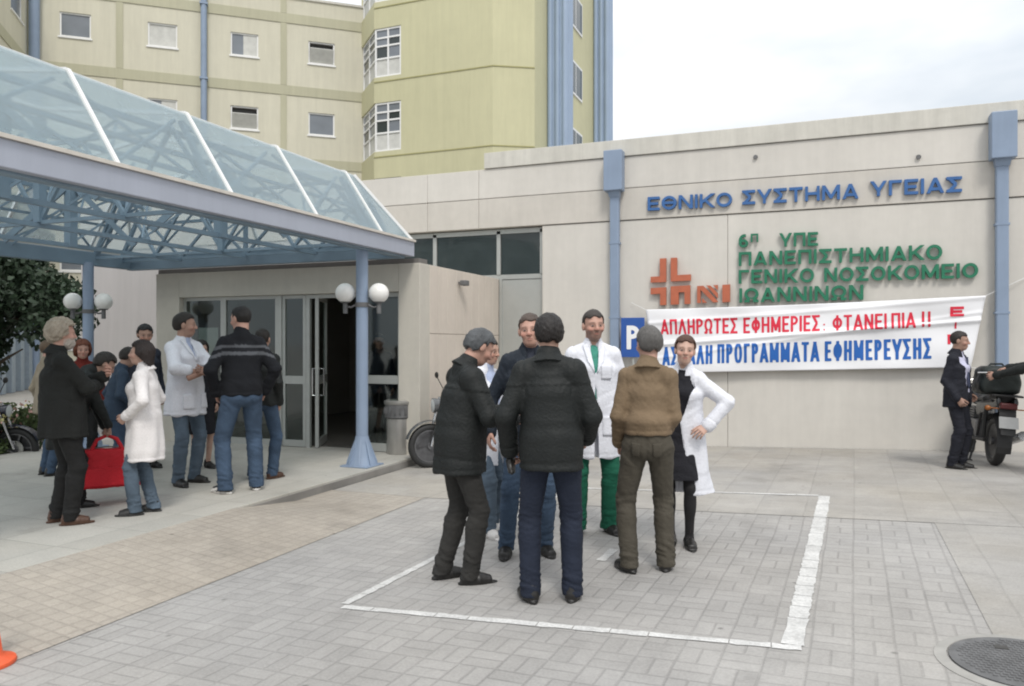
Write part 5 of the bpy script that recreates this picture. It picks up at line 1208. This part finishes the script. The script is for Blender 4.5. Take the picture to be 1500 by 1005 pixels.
# ---- group on the platform
person('bearded man with curly grey hair in a dark blazer, arms folded', 91, 767, 466, 78, dict(
    skin='ruddy', hair='curly', hairc=(.30, .255, .20), fullbeard=(.42, .37, .32), beard=((.45, .38, .33), .7), head=(6, 2, 0), headfwd=.015, lean=-3, belly=.03, 
    feet=((-.10, -.02, 10), (.10, .04, -10)), arms=(((.06, .30, 1.245), (-.8, -.2, -.6), dict(curl=40, dir=(.7, .5, .5), back=(.3, .9, .2))), ((-.03, .29, 1.17), (.9, -.1, -.6), dict(curl=35, dir=(-.9, .4, .3), back=(0, .9, .3)))),
    wear=[LEGS('blacktrouser', w=1.06), TOP('greyblazer', hem=.74, flare=.04, e=.026, yoke=False, overlap=True, vee=(.30, .055), name='blazer', collar=True), TOP('redtop', hem=.99, sleeve=.2, e=.008, arm=.0, col=True, colh=.1, name='jumper', h=.014), SHOES('brownleather')]))
person('man in a beige jacket and jeans half hidden behind the bearded man', 70, 696, 497, 70, dict(skin='ruddy', hair='short', hairc=(.12, .08, .05), head=(0, 0, 0), arms=(REST(-1), REST(1)),
    wear=[LEGS('jeans', h=.015), TOP('beigejacket', hem=.80, h=.015), SHOES()]))
person('red haired woman in dark red top behind the bearded man', 121, 694, 497, 175, dict(f=True, skin='ruddy', hair='bob', hairc=(.16, .055, .03), head=(0, 6, 0), arms=(REST(-1), REST(1)),
    wear=[LEGS('blacktrouser', h=.016), TOP('redtop', hem=.85, h=.014, e=.012, name='jumper'), SHOES()]))
person('stooping dark haired person in a long dark jacket holding the red bag', 103, 743, 1.62, 84, dict(f=True, skin='olive', hair='thick', hairc=BLK, lean=28, head=(0, 36, 0), headfwd=.05, headdown=.03, py=-.06,
    arms=(((-.05, .36, .74), (-.5, -1, 0), dict(curl=75, dir=(0, .2, -1), back=(0, 1, 0))), ((.07, .38, .74), (.5, -1, 0), dict(curl=75, dir=(0, .2, -1), back=(0, 1, 0)))), feet=((-.09, -.05, 5), (.09, .07, -5)),
    wear=[LEGS('blacktrouser', h=.014), TOP('blackjacket', hem=.62, flare=.03, e=.022, h=.012), SHOES()]))
BAGH = (LAST['wrists'][0] + LAST['wrists'][1]) / 2
person('dark haired person in a blue jacket standing behind the stooping person', 168, 706, 506, 80, dict(skin='olive', hair='thick', hairc=BLK, lean=10, head=(10, 22, 0), headfwd=.03, arms=(REST(-1), ((.22, .22, 1.0), (.5, -1, 0))),
    wear=[LEGS('jeans', h=.015), TOP('darkblue', hem=.80, h=.014), SHOES()]))
person('man with thick black hair seen over the head of the woman in the white coat', 211, 686, 474, 150, dict(skin='mid', hair='thick', hairc=(.012, .011, .012), head=(-20, 12, 0), arms=(REST(-1), REST(1)),
    wear=[LEGS('blacktrouser', h=.016), TOP('darkshirt', hem=.85, h=.015), SHOES()]))
person('woman with long dark hair in a long white coat and jeans, facing left', 213, 752, 497, -72, dict(f=True, skin='light', hair='long', hairc=(.028, .02, .018), head=(4, -2, 0), lean=2,
    feet=((-.085, .07, 12), (.085, -.05, -6)), arms=(((-.20, .12, 1.0), (-.7, -.9, 0), dict(curl=45)), ((.19, .14, 1.0), (.7, -.9, 0), dict(curl=45))),
    wear=[LEGS('jeanslight', w=.95, cuff=1.15), TOP('cream', hem=.545, flare=.055, e=.026, overlap=True, vee=(.36, .05), arm=.022, name='white_coat', fold=.8, collar=True), TOP('darkshirt', hem=1.0, sleeve=.2, e=.006, arm=0, h=.015, colh=.12, name='shirt'), SHOES(two=((.02, .02, .02), (.05, .05, .05)), m=cloth('dark_sneaker', (.02, .02, .02), .6, attr='Col'))]))
person('doctor in white coat clasping his hands beside the man in the striped sweater', 272, 709, 457, 138, dict(skin='mid', hair='thick', hairc=BLK, head=(42, 2, 0), beard=((.2, .12, .09), .3), lean=-2,
    feet=((-.11, .0, 14), (.12, .03, -14)), arms=(((.02, .30, 1.13), (-1, -.1, -.3), dict(curl=45, fore=.15, dir=(.75, .3, .35), back=(-.3, .9, .2))), ((.05, .29, 1.14), (1, -.1, -.3), dict(curl=42, fore=.15, dir=(-.75, .35, .3), back=(.3, .9, .2)))),
    wear=[LEGS('jeanslight', w=1.0), TOP('coat', hem=.71, flare=.05, e=.026, sleeve=.42, arm=.026, vee=(.30, .06), overlap=True, name='white_coat', collar=True), *COATPOCKETS('coat'), *LAPELS('coat', .30), TOP('shirtblue', hem=.99, sleeve=.2, e=.010, arm=0, h=.014, colh=.16, name='shirt'), SHOES()]))
def stripes(P):
    z = P[:, 2]; ax = np.abs(P[:, 0]); c = np.tile(np.array((.010, .011, .014)), (len(P), 1))
    for z0 in (1.355, 1.29):
        m = np.abs(z - z0 + .35 * np.maximum(0, ax - .18)) < .014; c[m] = (.085, .09, .10)
    return c
person('tall man in a black sweater with grey stripes and blue jeans', 354, 720, 445, -12, dict(skin='ruddy', hair='short', hairc=(.015, .013, .012), head=(28, 8, 0), lean=2,
    feet=((-.15, -.02, 30), (.14, .03, -14)), arms=(((-.22, .06, .93), (-.8, -.8, 0), dict(curl=35)), ((.23, .06, .93), (.8, -.8, 0), dict(curl=35))),
    wear=[LEGS('jeans', w=1.10, cuff=1.05), TOP('sweater', hem=.90, flare=.005, e=.024, arm=.026, paint=stripes, name='sweater', sleeve=.95), SHOES(m=cloth('black_white_sneaker', (.02, .02, .02), .6, attr='Col'), two=((.02, .02, .022), (.6, .58, .55)))]))
person('person in jeans almost hidden behind the tall man in the striped sweater', 384, 701, 1.74, 20, dict(skin='mid', hair='short', hairc=BLK, head=(0, 0, 0), arms=(REST(-1, -.03), REST(1, -.03)), feet=((-.10, -.02, 8), (.12, 0, -30)),
    wear=[LEGS('jeans', w=1.05), TOP('blackjacket', hem=.85, h=.016), SHOES('brownleather')]))
person('woman in a black skirt with bare calves behind the doctor in the doorway group', 294, 686, 1.60, 160, dict(f=True, skin='light', hair='bob', hairc=BLK, head=(0, 0, 0), arms=(REST(-1, -.02), REST(1, -.02)), barelegs=True,
    wear=[dict(kind='skirt', m='dress', hem=.48), TOP('dress', hem=.90, h=.015, name='jumper'), SHOES()]))

# ---- group in the parking bay
person('grey haired man in a black jacket looking down at his hands', 672, 851, 473, 72, dict(skin='ruddy', hair='thick', hairc=(.075, .08, .085), head=(6, 32, 0), headfwd=.05, headdown=.015, lean=7, belly=.03, 
    feet=((-.10, -.08, 6), (.10, .05, -10)), arms=(((-.02, .33, 1.13), (-.8, -.5, -.3), dict(curl=55, dir=(.35, .9, .15))), ((.13, .34, 1.10), (.75, -.8, -.2), dict(curl=55, dir=(-.25, .95, .1), back=(.8, .2, .5)))),
    wear=[LEGS('greybrown', w=1.06, press=.5), TOP('blackjacket', hem=.745, flare=.035, e=.028, arm=.034, yoke=True, vee=(.36, .05), fold=.5, collar=True), TOP('darkshirt', hem=.99, sleeve=.2, e=.008, arm=0, h=.015, colh=.2, name='shirt'), SHOES()]))
person('person in white coat and white sneakers hidden behind the man looking at his hands', 713, 781, 1.70, 125, dict(skin='mid', hair='short', hairc=BLK, head=(0, 5, 0), feet=((-.09, .0, -20), (.10, .10, -25)), arms=(((-.22, .12, .88), (-.5, -1, 0), dict(curl=30)), REST(1)),
    wear=[LEGS('jeanslight', h=.0125), TOP('coat', hem=.62, flare=.05, e=.024, vee=(.20, .10), open=.03, name='white_coat'), TOP('shirtblue', hem=.95, sleeve=.2, e=.010, arm=0, name='shirt'), SHOES('whiteshoe')]))
person('man in a dark navy jacket facing us between the two black jackets', 770, 812, 456, 172, dict(skin='ruddy', hair='short', hairc=(.07, .05, .04), head=(-14, 0, 4), shift=-.03, feet=((-.14, 0, 10), (.14, .0, -14)), arms=(((-.25, .10, .90), (-.6, -1, 0)), ((.27, .08, .90), (.6, -1, 0))),
    wear=[LEGS('jeans'), TOP('navy', hem=.80, e=.028, flare=.03, vee=(.40, .05), name='jacket', collar=True), TOP('darkshirt', hem=.99, sleeve=.2, e=.010, arm=0, h=.014, colh=.22, name='shirt'), SHOES()]))
def gloves(root, q):
    w_ = q['wri'][0]; g = Grid(w_ - .16, w_ + .16, .009); g.ecap(w_ + V3(.0, .03, -.07), w_ + V3(.01, .02, -.15), (.05, .03), (.035, .022), (0, 1, 0), .02); g.cone(w_ + V3(0, .0, -.1), w_ + V3(.02, -.04, -.14), .02, .014, .01); g.cone(w_ + V3(0, .05, -.08), w_ + V3(.0, .08, -.13), .02, .014, .01)
    P, F_ = g.mesh(); mesh_obj('gloves', [(P, F_, None)], CL['leather'], root)
person('dark haired man in black jacket and dark blue jeans with his back to us', 808, 879, 457, 6, dict(skin='mid', hair='thick', hairc=(.016, .013, .012), head=(14, 6, 0), lean=2, side=-2,
    feet=((-.125, -.03, 28), (.125, .02, -4)), arms=(((-.27, .08, .90), (-.5, -.9, .0), dict(curl=50)), ((.20, .20, .97), (.5, -1, 0), dict(curl=40))),
    wear=[LEGS('navyjeans', w=1.06, fold=.9), TOP('blackjacket', hem=.80, flare=.018, e=.026, arm=.034, yoke=True, fold=.38, sleeve=1.02, collar=True), SHOES(), dict(kind='extra', m='leather', fn=gloves)]))
def scrubs_neck(root, q): pass
person('bearded doctor facing us in an open white coat over green scrubs', 869, 780, 452, 172, dict(skin='ruddy', hair='short', hairc=(.035, .028, .024), beard=((.12, .08, .065), .6), head=(8, 2, 2), 
    feet=((-.13, 0, 16), (.13, .03, -12)), arms=(((-.265, .06, .885), (-.6, -1, 0)), ((.265, .08, .885), (.6, -1, 0))),
    wear=[LEGS('green', w=1.12, cuff=1.12, name='scrub_trousers'), TOP('coat', hem=.60, flare=.055, e=.030, arm=.026, vee=(.30, .06), open=.005, name='white_coat', fold=.8, collar=True), *COATPOCKETS('coat'), *LAPELS('coat', .30), TOP('mint', hem=.90, sleeve=.25, e=.012, arm=.0, col=False, name='scrub_top', h=.0125), SHOES()]))
def paper_in_hand(root, q):
    w_ = q['wri'][0]; b = MB(); c = Vector(w_ + V3(-.02, .05, -.10)); b.slab([c + Vector((0, -.045, -.05)), c + Vector((0, .045, -.055)), c + Vector((.02, .05, .03)), c + Vector((.02, -.04, .035))], (.006, 0, 0)); b.build('folded_paper', M['signwhite'], root, local=True)
person('grey haired man in a tan shirt and olive trousers, back to us', 949, 837, 475, 4, dict(skin='ruddy', hair='thick', hairc=(.10, .095, .09), head=(30, 4, 0), belly=.02, lean=1,
    feet=((-.13, -.03, 38), (.12, .06, 2)), arms=(((-.215, .10, .90), (-.2, -1, 0), dict(curl=45)), ((.13, .22, 1.0), (.28, -1, 0), dict(curl=40))), wide=.95,
    wear=[LEGS('olive', w=1.08, press=.6, cuff=1.05), *BACKPOCKETS('olive'), TOP('tan', hem=.975, tuck=True, blouse=True, e=.015, arm=.018, collar=True, name='shirt', fold=.75, yoke=False), dict(kind='belt', m='belt', z=.05), SHOES()]))
person('woman in white coat over black dress with dark tights, facing us', 995, 798, 488, 192, dict(f=True, skin='light', hair='bun', hairc=(.075, .035, .022), head=(16, 0, -4), lean=4, side=-7, shift=.02,
    feet=((-.09, .04, 22), (.08, -.04, 14)), arms=(((-.25, .10, 1.0), (-1, -.3, 0), dict(curl=20, dir=(.5, .7, -.4), back=(-.5, .4, .7))), ((.16, .17, .93), (.35, -1, 0), dict(curl=30))),
    wear=[dict(kind='tights', m='tights'), dict(kind='skirt', m='dress', hem=.56), TOP('dress', hem=.90, sleeve=.2, e=.008, arm=0, col=False, name='dress_top', h=.0125), TOP('coat', hem=.44, flare=.06, e=.028, arm=.024, vee=(.10, .10), open=.08, name='white_coat', sway=(-.07, -.06), fold=.8, collar=True), SHOES(tall=.0)]))

# ---- right edge
person('man in a dark suit and lilac shirt beside the motorcycle', 1402, 686, 484, 108, dict(skin='olive', hair='short', hairc=(.02, .016, .014), head=(14, 4, 0), lean=1,
    feet=((-.08, .02, 5), (.08, -.03, -4)), arms=(((-.20, .08, .93), (-.6, -1, 0), dict(curl=40)), ((.20, .07, .90), (.15, -1, 0), dict(curl=40))),
    wear=[LEGS('suit', press=.6), TOP('suit', hem=.78, flare=.02, e=.024, vee=(-.05, .085), open=.075, name='suit_jacket', collar=True), TOP('lilac', hem=.96, sleeve=.2, e=.012, arm=0, name='shirt', h=.0125, colh=.12), dict(kind='tie', m=cloth('grey_blue_tie', (.06, .07, .12), .6)), dict(kind='belt', m='belt'), SHOES()]))
person('person in black jacket leaning an arm on the motorcycle at the right edge', 1562, 702, 1.74, -66, dict(skin='mid', hair='short', hairc=BLK, lean=34, head=(0, -14, 0), py=-.14,
    feet=((-.16, .02, 10), (.16, -.06, -10)), arms=(((-.20, .62, 1.14), (-.5, 0, -1), dict(curl=40)), ((.06, .95, 1.16), (.6, 0, -.8), dict(curl=40, dir=(-.2, .9, -.3), back=(.3, .2, .9)))),
    wear=[LEGS('blacktrouser'), TOP('blackjacket', hem=.82, e=.028, vee=(-.05, .09), open=.06), TOP('redtop', hem=.92, sleeve=.2, e=.014, arm=0, name='jumper'), SHOES()]))
person('shadowy person in dark clothes standing inside the open entrance door', 545, 659, 1.72, 175, dict(skin='mid', hair='short', hairc=BLK, head=(0, 0, 0), arms=(REST(-1), REST(1)),
    wear=[LEGS('blacktrouser', h=.018), TOP('darkshirt', hem=.8, h=.018), SHOES(h=.01)]), at=(-6.3, 10.35, PZ))

# ================================================================== RED BAG
bp = place(151, 747); rt_ = CAMYAW + math.atan(.53)
bag = thing('travel_bag', 'bright red fabric travel bag with two carrying handles, held just above the platform', 'bag', (BAGH[0] - RT.x * .0, BAGH[1] - RT.y * .0, BAGH[2] - .10 - .485), rt_); bag.scale = (1.22, 1.1, 1.12)
g = Grid((-.36, -.2, -.02), (.36, .2, .4), .01); g.ecap((-.2, 0, .15), (.2, 0, .15), (.14, .15), (.14, .15), (0, 1, 0), .0, cap=.55); g.cut((0, 0, -1), 0)
X, Y, Z = [(g.lo[i] + g.h * np.arange(g.n[i])) for i in range(3)]; X, Y, Z = X[:, None, None], Y[None, :, None], Z[None, None, :]
tap = 1 - .30 * np.clip((Z - .05) / .3, 0, 1); q = np.stack(np.broadcast_arrays(np.abs(X) / tap - .30, np.abs(Y) / (1 - .55 * np.clip((Z - .04) / .3, 0, 1)) - .15, np.abs(Z - .16) - .16)); g.d = (np.linalg.norm(np.maximum(q + .03, 0), axis=0) + np.minimum(np.max(q + .03, 0), 0) - .03).astype(np.float32)
P_, F_ = g.mesh(); N_ = vnormals(P_, F_); P_ = P_ + N_ * (.008 * wave(P_, 5, 14) + .003 * wave(P_, 6, 45))[:, None]
red = cloth('red_bag_nylon', (.50, .012, .022), .6, var=.12, bump=.3); mesh_obj('bag_body', [(P_, F_, None)], red, bag)
for y in (-.07, .07):
    b = MB(); pts = [(-.14, y * 1.5, .12), (-.13, y, .27), (-.07, y * .4, .40), (0, y * .25, .435), (.07, y * .4, .40), (.13, y, .27), (.14, y * 1.5, .12)]; b.tube(pts, .014, 8); b.build('handle', red, bag, smooth=True, local=True)
b = MB(); b.tube([(-.19, 0, .325), (0, 0, .335), (.19, 0, .325)], .006, 6); b.build('zip', M['joint'], bag, local=True)
b = MB(); b.slab([(-.16, -.162, .02), (.16, -.162, .02), (.15, -.135, .17), (-.15, -.135, .17)], (0, .02, 0)); b.build('front_pocket', red, bag, local=True, bevel=.006)
b = MB(); b.slab([(.24, -.1, .14), (.27, -.1, .14), (.33, -.11, -.02), (.30, -.11, -.025)], (0, .006, 0)); b.build('loose_strap', red, bag, local=True)

M['lens_amber'] = mat('indicator_lens', (.30, .10, .02), .35)
# ================================================================== MOTORCYCLES
paintm = {}
def motorcycle(label, loc, rz, body_col, steer=0, box=False, lean=0, moped=False):
    t = thing('motorcycle', label, 'motorcycle', loc, rz); t.rotation_euler = (0, R(lean), rz)
    pm = mat('bike_paint', body_col, .25, var=.05, spec=.6); eng = mat('engine_metal', (.16, .16, .165), .4, metal=.7, var=.2, scale=20); rub = M['black']
    wr, wb = .30, 1.26; rw, fw_ = Vector((0, 0, wr)), Vector((0, wb, wr))
    sr = Matrix.Rotation(R(steer), 4, 'Z'); head = Vector((0, wb - .22, .86))
    S = lambda p: head + sr @ (Vector(p) - head)
    def wheel(c, wd, T=None):
        b = MB(T)
        n, m = 36, 12; vs = []; fs = []
        for i in range(n):
            a = 2 * math.pi * i / n
            for k in range(m):
                u = 2 * math.pi * k / m; rr = wr - .05 + .05 * math.cos(u); vs.append(c + Vector((wd * math.sin(u), rr * math.cos(a), rr * math.sin(a))))
        for i in range(n):
            for k in range(m): fs.append((i * m + k, ((i + 1) % n) * m + k, ((i + 1) % n) * m + (k + 1) % m, i * m + (k + 1) % m))
        b.add(vs, fs); ty = b.build('wheel', rub, t, smooth=True, local=True)
        b = MB(T); b.lathe([(.2, -.03), (.225, -.03), (.225, .03), (.2, .03), (.2, -.03)], c, 32, 'X'); b.lathe([(.045, -.06), (.045, .06)], c, 14, 'X')
        for i in range(5):
            a = 2 * math.pi * i / 5; d = Vector((0, math.cos(a), math.sin(a))); b.bar(c + d * .03, c + d * .21, .022, .035, (1, 0, 0))
        b.build('rim', eng, ty, local=True)
        b = MB(T); b.lathe([(.12, .058), (.12, .063), (.06, .063), (.06, .058), (.12, .058)], c, 24, 'X'); b.build('brake_disc', M['chrome'], ty, local=True)
    wheel(rw, .055); wheel(fw_, .045, S)
    b = MB(S)
    for s in (-1, 1): b.tube([fw_ + Vector((s * .085, 0, 0)), head + Vector((s * .085, .02, .08))], .022, 10)
    b.bar(head + Vector((-.1, .0, .08)), head + Vector((.1, 0, .08)), .06, .03); b.build('fork', M['chrome'], t, smooth=True, local=True)
    b = MB(S); b.tube([arc_(fw_, wr + .035, a) for a in (35, 60, 85, 110, 135, 160)], .001, 4) if False else None
    def fender(c, a0, a1, wd, T, name):
        b = MB(T); n = 12; r0 = wr + .03
        for i in range(n):
            for s in (0,):
                a, c2 = R(a0 + (a1 - a0) * i / n), R(a0 + (a1 - a0) * (i + 1) / n); p, q = Vector((0, math.cos(a), math.sin(a))), Vector((0, math.cos(c2), math.sin(c2))); w_ = Vector((wd, 0, 0))
                b.add([c + p * r0 - w_, c + q * r0 - w_, c + q * (r0 + .02), c + p * (r0 + .02), c + p * r0 + w_, c + q * r0 + w_], [(0, 1, 2, 3), (3, 2, 5, 4)])
        b.build(name, pm if name == 'front_mudguard' else rub, t, smooth=True, local=True)
    fender(fw_, 20, 150, .075, S, 'front_mudguard'); fender(rw, 40, 200, .08, None, 'rear_mudguard')
    b = MB(S); hb = head + Vector((0, -.02, .14)); b.tube([hb + Vector((-.36, -.16, .06)), hb + Vector((-.22, -.06, .06)), hb + Vector((-.08, 0, 0)), hb + Vector((.08, 0, 0)), hb + Vector((.22, -.06, .06)), hb + Vector((.36, -.16, .06))], .013, 8); bar_ = b.build('handlebar', M['chrome'], t, smooth=True, local=True)
    for s in (-1, 1):
        b = MB(S); b.tube([hb + Vector((s * .26, -.09, .06)), hb + Vector((s * .37, -.165, .06))], .02, 10); b.build('grip', rub, bar_, smooth=True, local=True)
        if box: continue
        b = MB(S); b.tube([hb + Vector((s * .22, -.05, .07)), hb + Vector((s * .29, .0, .22))], .007, 6); b.ball(hb + Vector((s * .31, .0, .25)), (.07, .02, .045), 16, 8); b.build('mirror', rub, t, smooth=True, local=True)
        b = MB(S); b.ball(head + Vector((s * .17, .08, -.02)), (.035, .03, .03), 12, 8); b.build('indicator', M['lens_amber'], t, smooth=True, local=True)
    b = MB(S); b.lathe([(.03, -.10), (.085, -.06), (.10, .03), (.098, .05)], head + Vector((0, .10, -.02)), 20, 'Y'); hl = b.build('headlight', pm, t, smooth=True, local=True)
    b = MB(S); b.lathe([(.09, .051), (.05, .064), (.001, .068)], head + Vector((0, .10, -.02)), 20, 'Y'); b.build('lens', mat('headlamp_glass', (.6, .62, .62), .1), hl, smooth=True, local=True)
    # frame, engine, tank, seat
    b = MB(); 
    for s in (-1, 1):
        b.tube([(s * .05, wb - .24, .84), (s * .14, wb - .45, .45), (s * .15, .45, .28), (s * .12, 0, .3)], .02, 8); b.tube([(s * .05, wb - .26, .8), (s * .12, .45, .72), (s * .12, -.2, .80)], .018, 8); b.tube([(s * .12, .35, .32), (s * .12, .2, .73)], .016, 8)
        b.tube([(s * .135, .02, .33), (s * .13, .0, .72)], .024, 10)
    b.build('frame', rub, t, smooth=True, local=True)
    b = MB(); b.cbox((-.13, .38, .26), (.13, .78, .52), .04); 
    for i in range(6): b.cbox((-.11, .60 + .0 * i, .50 + i * .03), (.11, .80, .515 + i * .03), .005)
    b.lathe([(.09, .13), (.09, .17), (.05, .185)], (0, .5, .38), 18, 'X'); b.build('engine', eng, t, local=True)
    g = Grid((-.22, .3, .55), (.22, 1.15, 1.05), .014); g.ell((0, .80, .80), (.135, .26, .12), 0); g.ell((0, .62, .76), (.10, .16, .09), .05); P, Fq = g.mesh(); mesh_obj('tank', [(P, Fq, None)], pm, t)
    g = Grid((-.22, -.45, .55), (.22, .75, 1.05), .014); g.ecap((0, .52, .78), (0, .1, .80), (.10, .05), (.14, .06), (1, 0, 0), 0); g.ecap((0, .1, .80), (0, -.25, .86), (.13, .06), (.10, .045), (1, 0, 0), .04); P, Fq = g.mesh(); mesh_obj('seat', [(P, Fq, None)], rub, t)
    g = Grid((-.25, -.5, .5), (.25, .5, .95), .014)
    for s in (-1, 1): g.ecap((s * .12, .38, .66), (s * .09, -.32, .80), (.03, .09), (.025, .06), (1, 0, 0), .02)
    P, Fq = g.mesh(); mesh_obj('side_panel', [(P, Fq, None)], pm, t)
    b = MB(); b.tube([(.1, .78, .45), (.14, .8, .25), (.16, .5, .2), (.17, .2, .26), (.18, .1, .3)], .022, 10); b.tube([(.18, .12, .3), (.19, -.32, .42)], [.045, .055], 14); b.build('exhaust', M['chrome'], t, smooth=True, local=True)
    b = MB(); b.tube([(-.12, .4, .24), (-.2, .28, .01)], .014, 8); b.cbox((-.23, .25, 0), (-.17, .31, .015), .004); b.build('side_stand', rub, t, local=True)
    b = MB(); b.slab([(-.09, -.33, .74), (.09, -.33, .74), (.075, -.44, .42), (-.075, -.44, .42)], (0, -.012, 0)); b.build('rear_flap', rub, t, local=True)
    b = MB(); b.slab([(-.10, -.405, .63), (.10, -.405, .63), (.10, -.445, .50), (-.10, -.445, .50)], (0, -.006, -.002)); b.build('number_plate', mat('grey_number_plate', (.42, .42, .41), .5, var=.1), t, local=True)
    b = MB(); b.cbox((-.09, -.40, .72), (.09, -.33, .79), .015); b.build('tail_light', mat('tail_lens', (.08, .012, .012), .3), t, local=True)
    for s in (-1, 1): b = MB(); b.tube([(s * .09, -.34, .72), (s * .2, -.36, .72)], .008, 6); b.ball((s * .21, -.36, .72), (.035, .03, .03), 12, 8); b.build('indicator', M['lens_amber'], t, smooth=True, local=True)
    if box:
        b = MB(); b.cbox((-.16, -.34, .86), (.16, .05, .885), .008); b.build('rack', rub, t, local=True)
    return t
b1 = ground(1461, 687); rz1 = R(4)
motorcycle('black motorcycle seen from behind, parked against the wall beside the man in a suit', (b1.x + .02, b1.y + .29, gz(b1.x)), rz1, (.02, .022, .022), steer=-14, box=True, lean=4)
tb = thing('top_box', 'bulky black soft case strapped on the rack of the motorcycle by the wall', 'case', (b1.x + .02, b1.y + .16, gz(b1.x) + .885), rz1)
g = Grid((-.34, -.3, -.03), (.34, .3, .5), .011); X, Y, Z = [(g.lo[i] + g.h * np.arange(g.n[i])) for i in range(3)]; X, Y, Z = X[:, None, None], Y[None, :, None], Z[None, None, :]
q = np.stack(np.broadcast_arrays(np.abs(X) - .225 + .05 * (Z / .4) ** 2, np.abs(Y) - .2, np.abs(Z - .165) - .165)); g.d = (np.linalg.norm(np.maximum(q + .07, 0), axis=0) + np.minimum(np.max(q + .07, 0), 0) - .07).astype(np.float32)
P_, F_ = g.mesh(); P_ = P_ + vnormals(P_, F_) * (.012 * wave(P_, 9, 10) + .004 * wave(P_, 4, 30))[:, None]; cs = cloth('black_case_nylon', (.017, .022, .021), .5, bump=.3); mesh_obj('case_body', [(P_, F_, None)], cs, tb)
b = MB(); b.tube([(-.25, -.21, .26), (0, -.222, .265), (.25, -.21, .26)], .007, 6); b.build('zip', M['chrome'], tb, local=True)
b = MB(); b.tube([(-.08, 0, .33), (-.06, 0, .36), (.06, 0, .36), (.08, 0, .33)], .012, 8); b.build('handle', cs, tb, smooth=True, local=True)
b2 = ground(622, 691)
d2 = R(180 - 18); hd2 = Vector((-math.sin(d2), math.cos(d2), 0))
motorcycle('small motorcycle parked against the entrance side wall behind the waste bin', (b2.x - hd2.x * 1.26 + .02, b2.y - hd2.y * 1.26 + .25, gz(b2.x)), d2, (.10, .105, .11), steer=-28, lean=4)

motorcycle('dark motorcycle parked past the far side of the platform among the shrubs', (-11.85, 7.2, gz(-3.9) - .14), R(-70), (.015, .018, .03), steer=10, lean=5)
# ================================================================== WASTE BIN
wb_ = place(586, 664)
wbn = thing('waste_bin', 'round steel waste bin with a dark perforated ash tray ring beside the entrance pier', 'bin', (wb_.x, wb_.y, PZ))
b = MB(); b.lathe([(.185, 0), (.19, .015), (.19, .50), (.17, .52)], wbn.location, 32); b.build('drum', M['binsteel'], wbn, smooth=True)
b = MB(); b.lathe([(.185, .50), (.21, .52), (.21, .70), (.20, .71)], wbn.location, 32)
for i in range(18): a = i * math.pi / 9; c = wbn.location + Vector((.212 * math.cos(a), .212 * math.sin(a), .61)); b.cbox(c - Vector((.012, .012, .05)), c + Vector((.012, .012, .05)), .003)
b.build('slotted_ring', M['iron'], wbn, smooth=True)
b = MB(); b.lathe([(.215, .70), (.225, .715), (.225, .745), (.19, .76), (.18, .735), (.0, .73)], wbn.location, 32); b.build('ash_tray', M['binsteel'], wbn, smooth=True)

# ================================================================== TRAFFIC CONE
cg = ground(-20, 974)
cn = thing('traffic_cone', 'orange plastic traffic cone at the bottom left corner', 'cone', cg)
b = MB(); 
n_ = 40; pr = [(.132, 0), (.136, .008), (.132, .022), (.11, .03), (.088, .04), (.072, .055), (.044, .26), (.024, .45), (.021, .465), (.012, .465)]
b.lathe(pr, cg, n_); b.build('cone_body', M['orange'], cn, smooth=True, angle=50)
b = MB(); b.lathe([(.0555, .20), (.0545, .21), (.0455, .265), (.0445, .275)], cg, n_); b.build('raised_band', M['orange'], cn, smooth=True)
# blue tub past the platform
bt_ = Vector((-10.95, 6.95, gz(-3.9) - .14)); tbm = thing('plastic_tub', 'dark blue plastic tub standing left of the platform by the shrubs', 'tub', bt_)
b = MB(); b.lathe([(.22, 0), (.27, .55), (.29, .56), (.29, .60), (.26, .60), (.25, .52), (.0, .5)], bt_, 28); b.build('tub_wall', mat('blue_plastic', (.02, .035, .10), .5, var=.1), tbm, smooth=True)
b = MB(); b.tube([bt_ + Vector((.28, -.06, .5)), bt_ + Vector((.33, -.05, .5)), bt_ + Vector((.33, .05, .5)), bt_ + Vector((.28, .06, .5))], .012, 8); b.build('handle', M['black'], tbm, smooth=True)
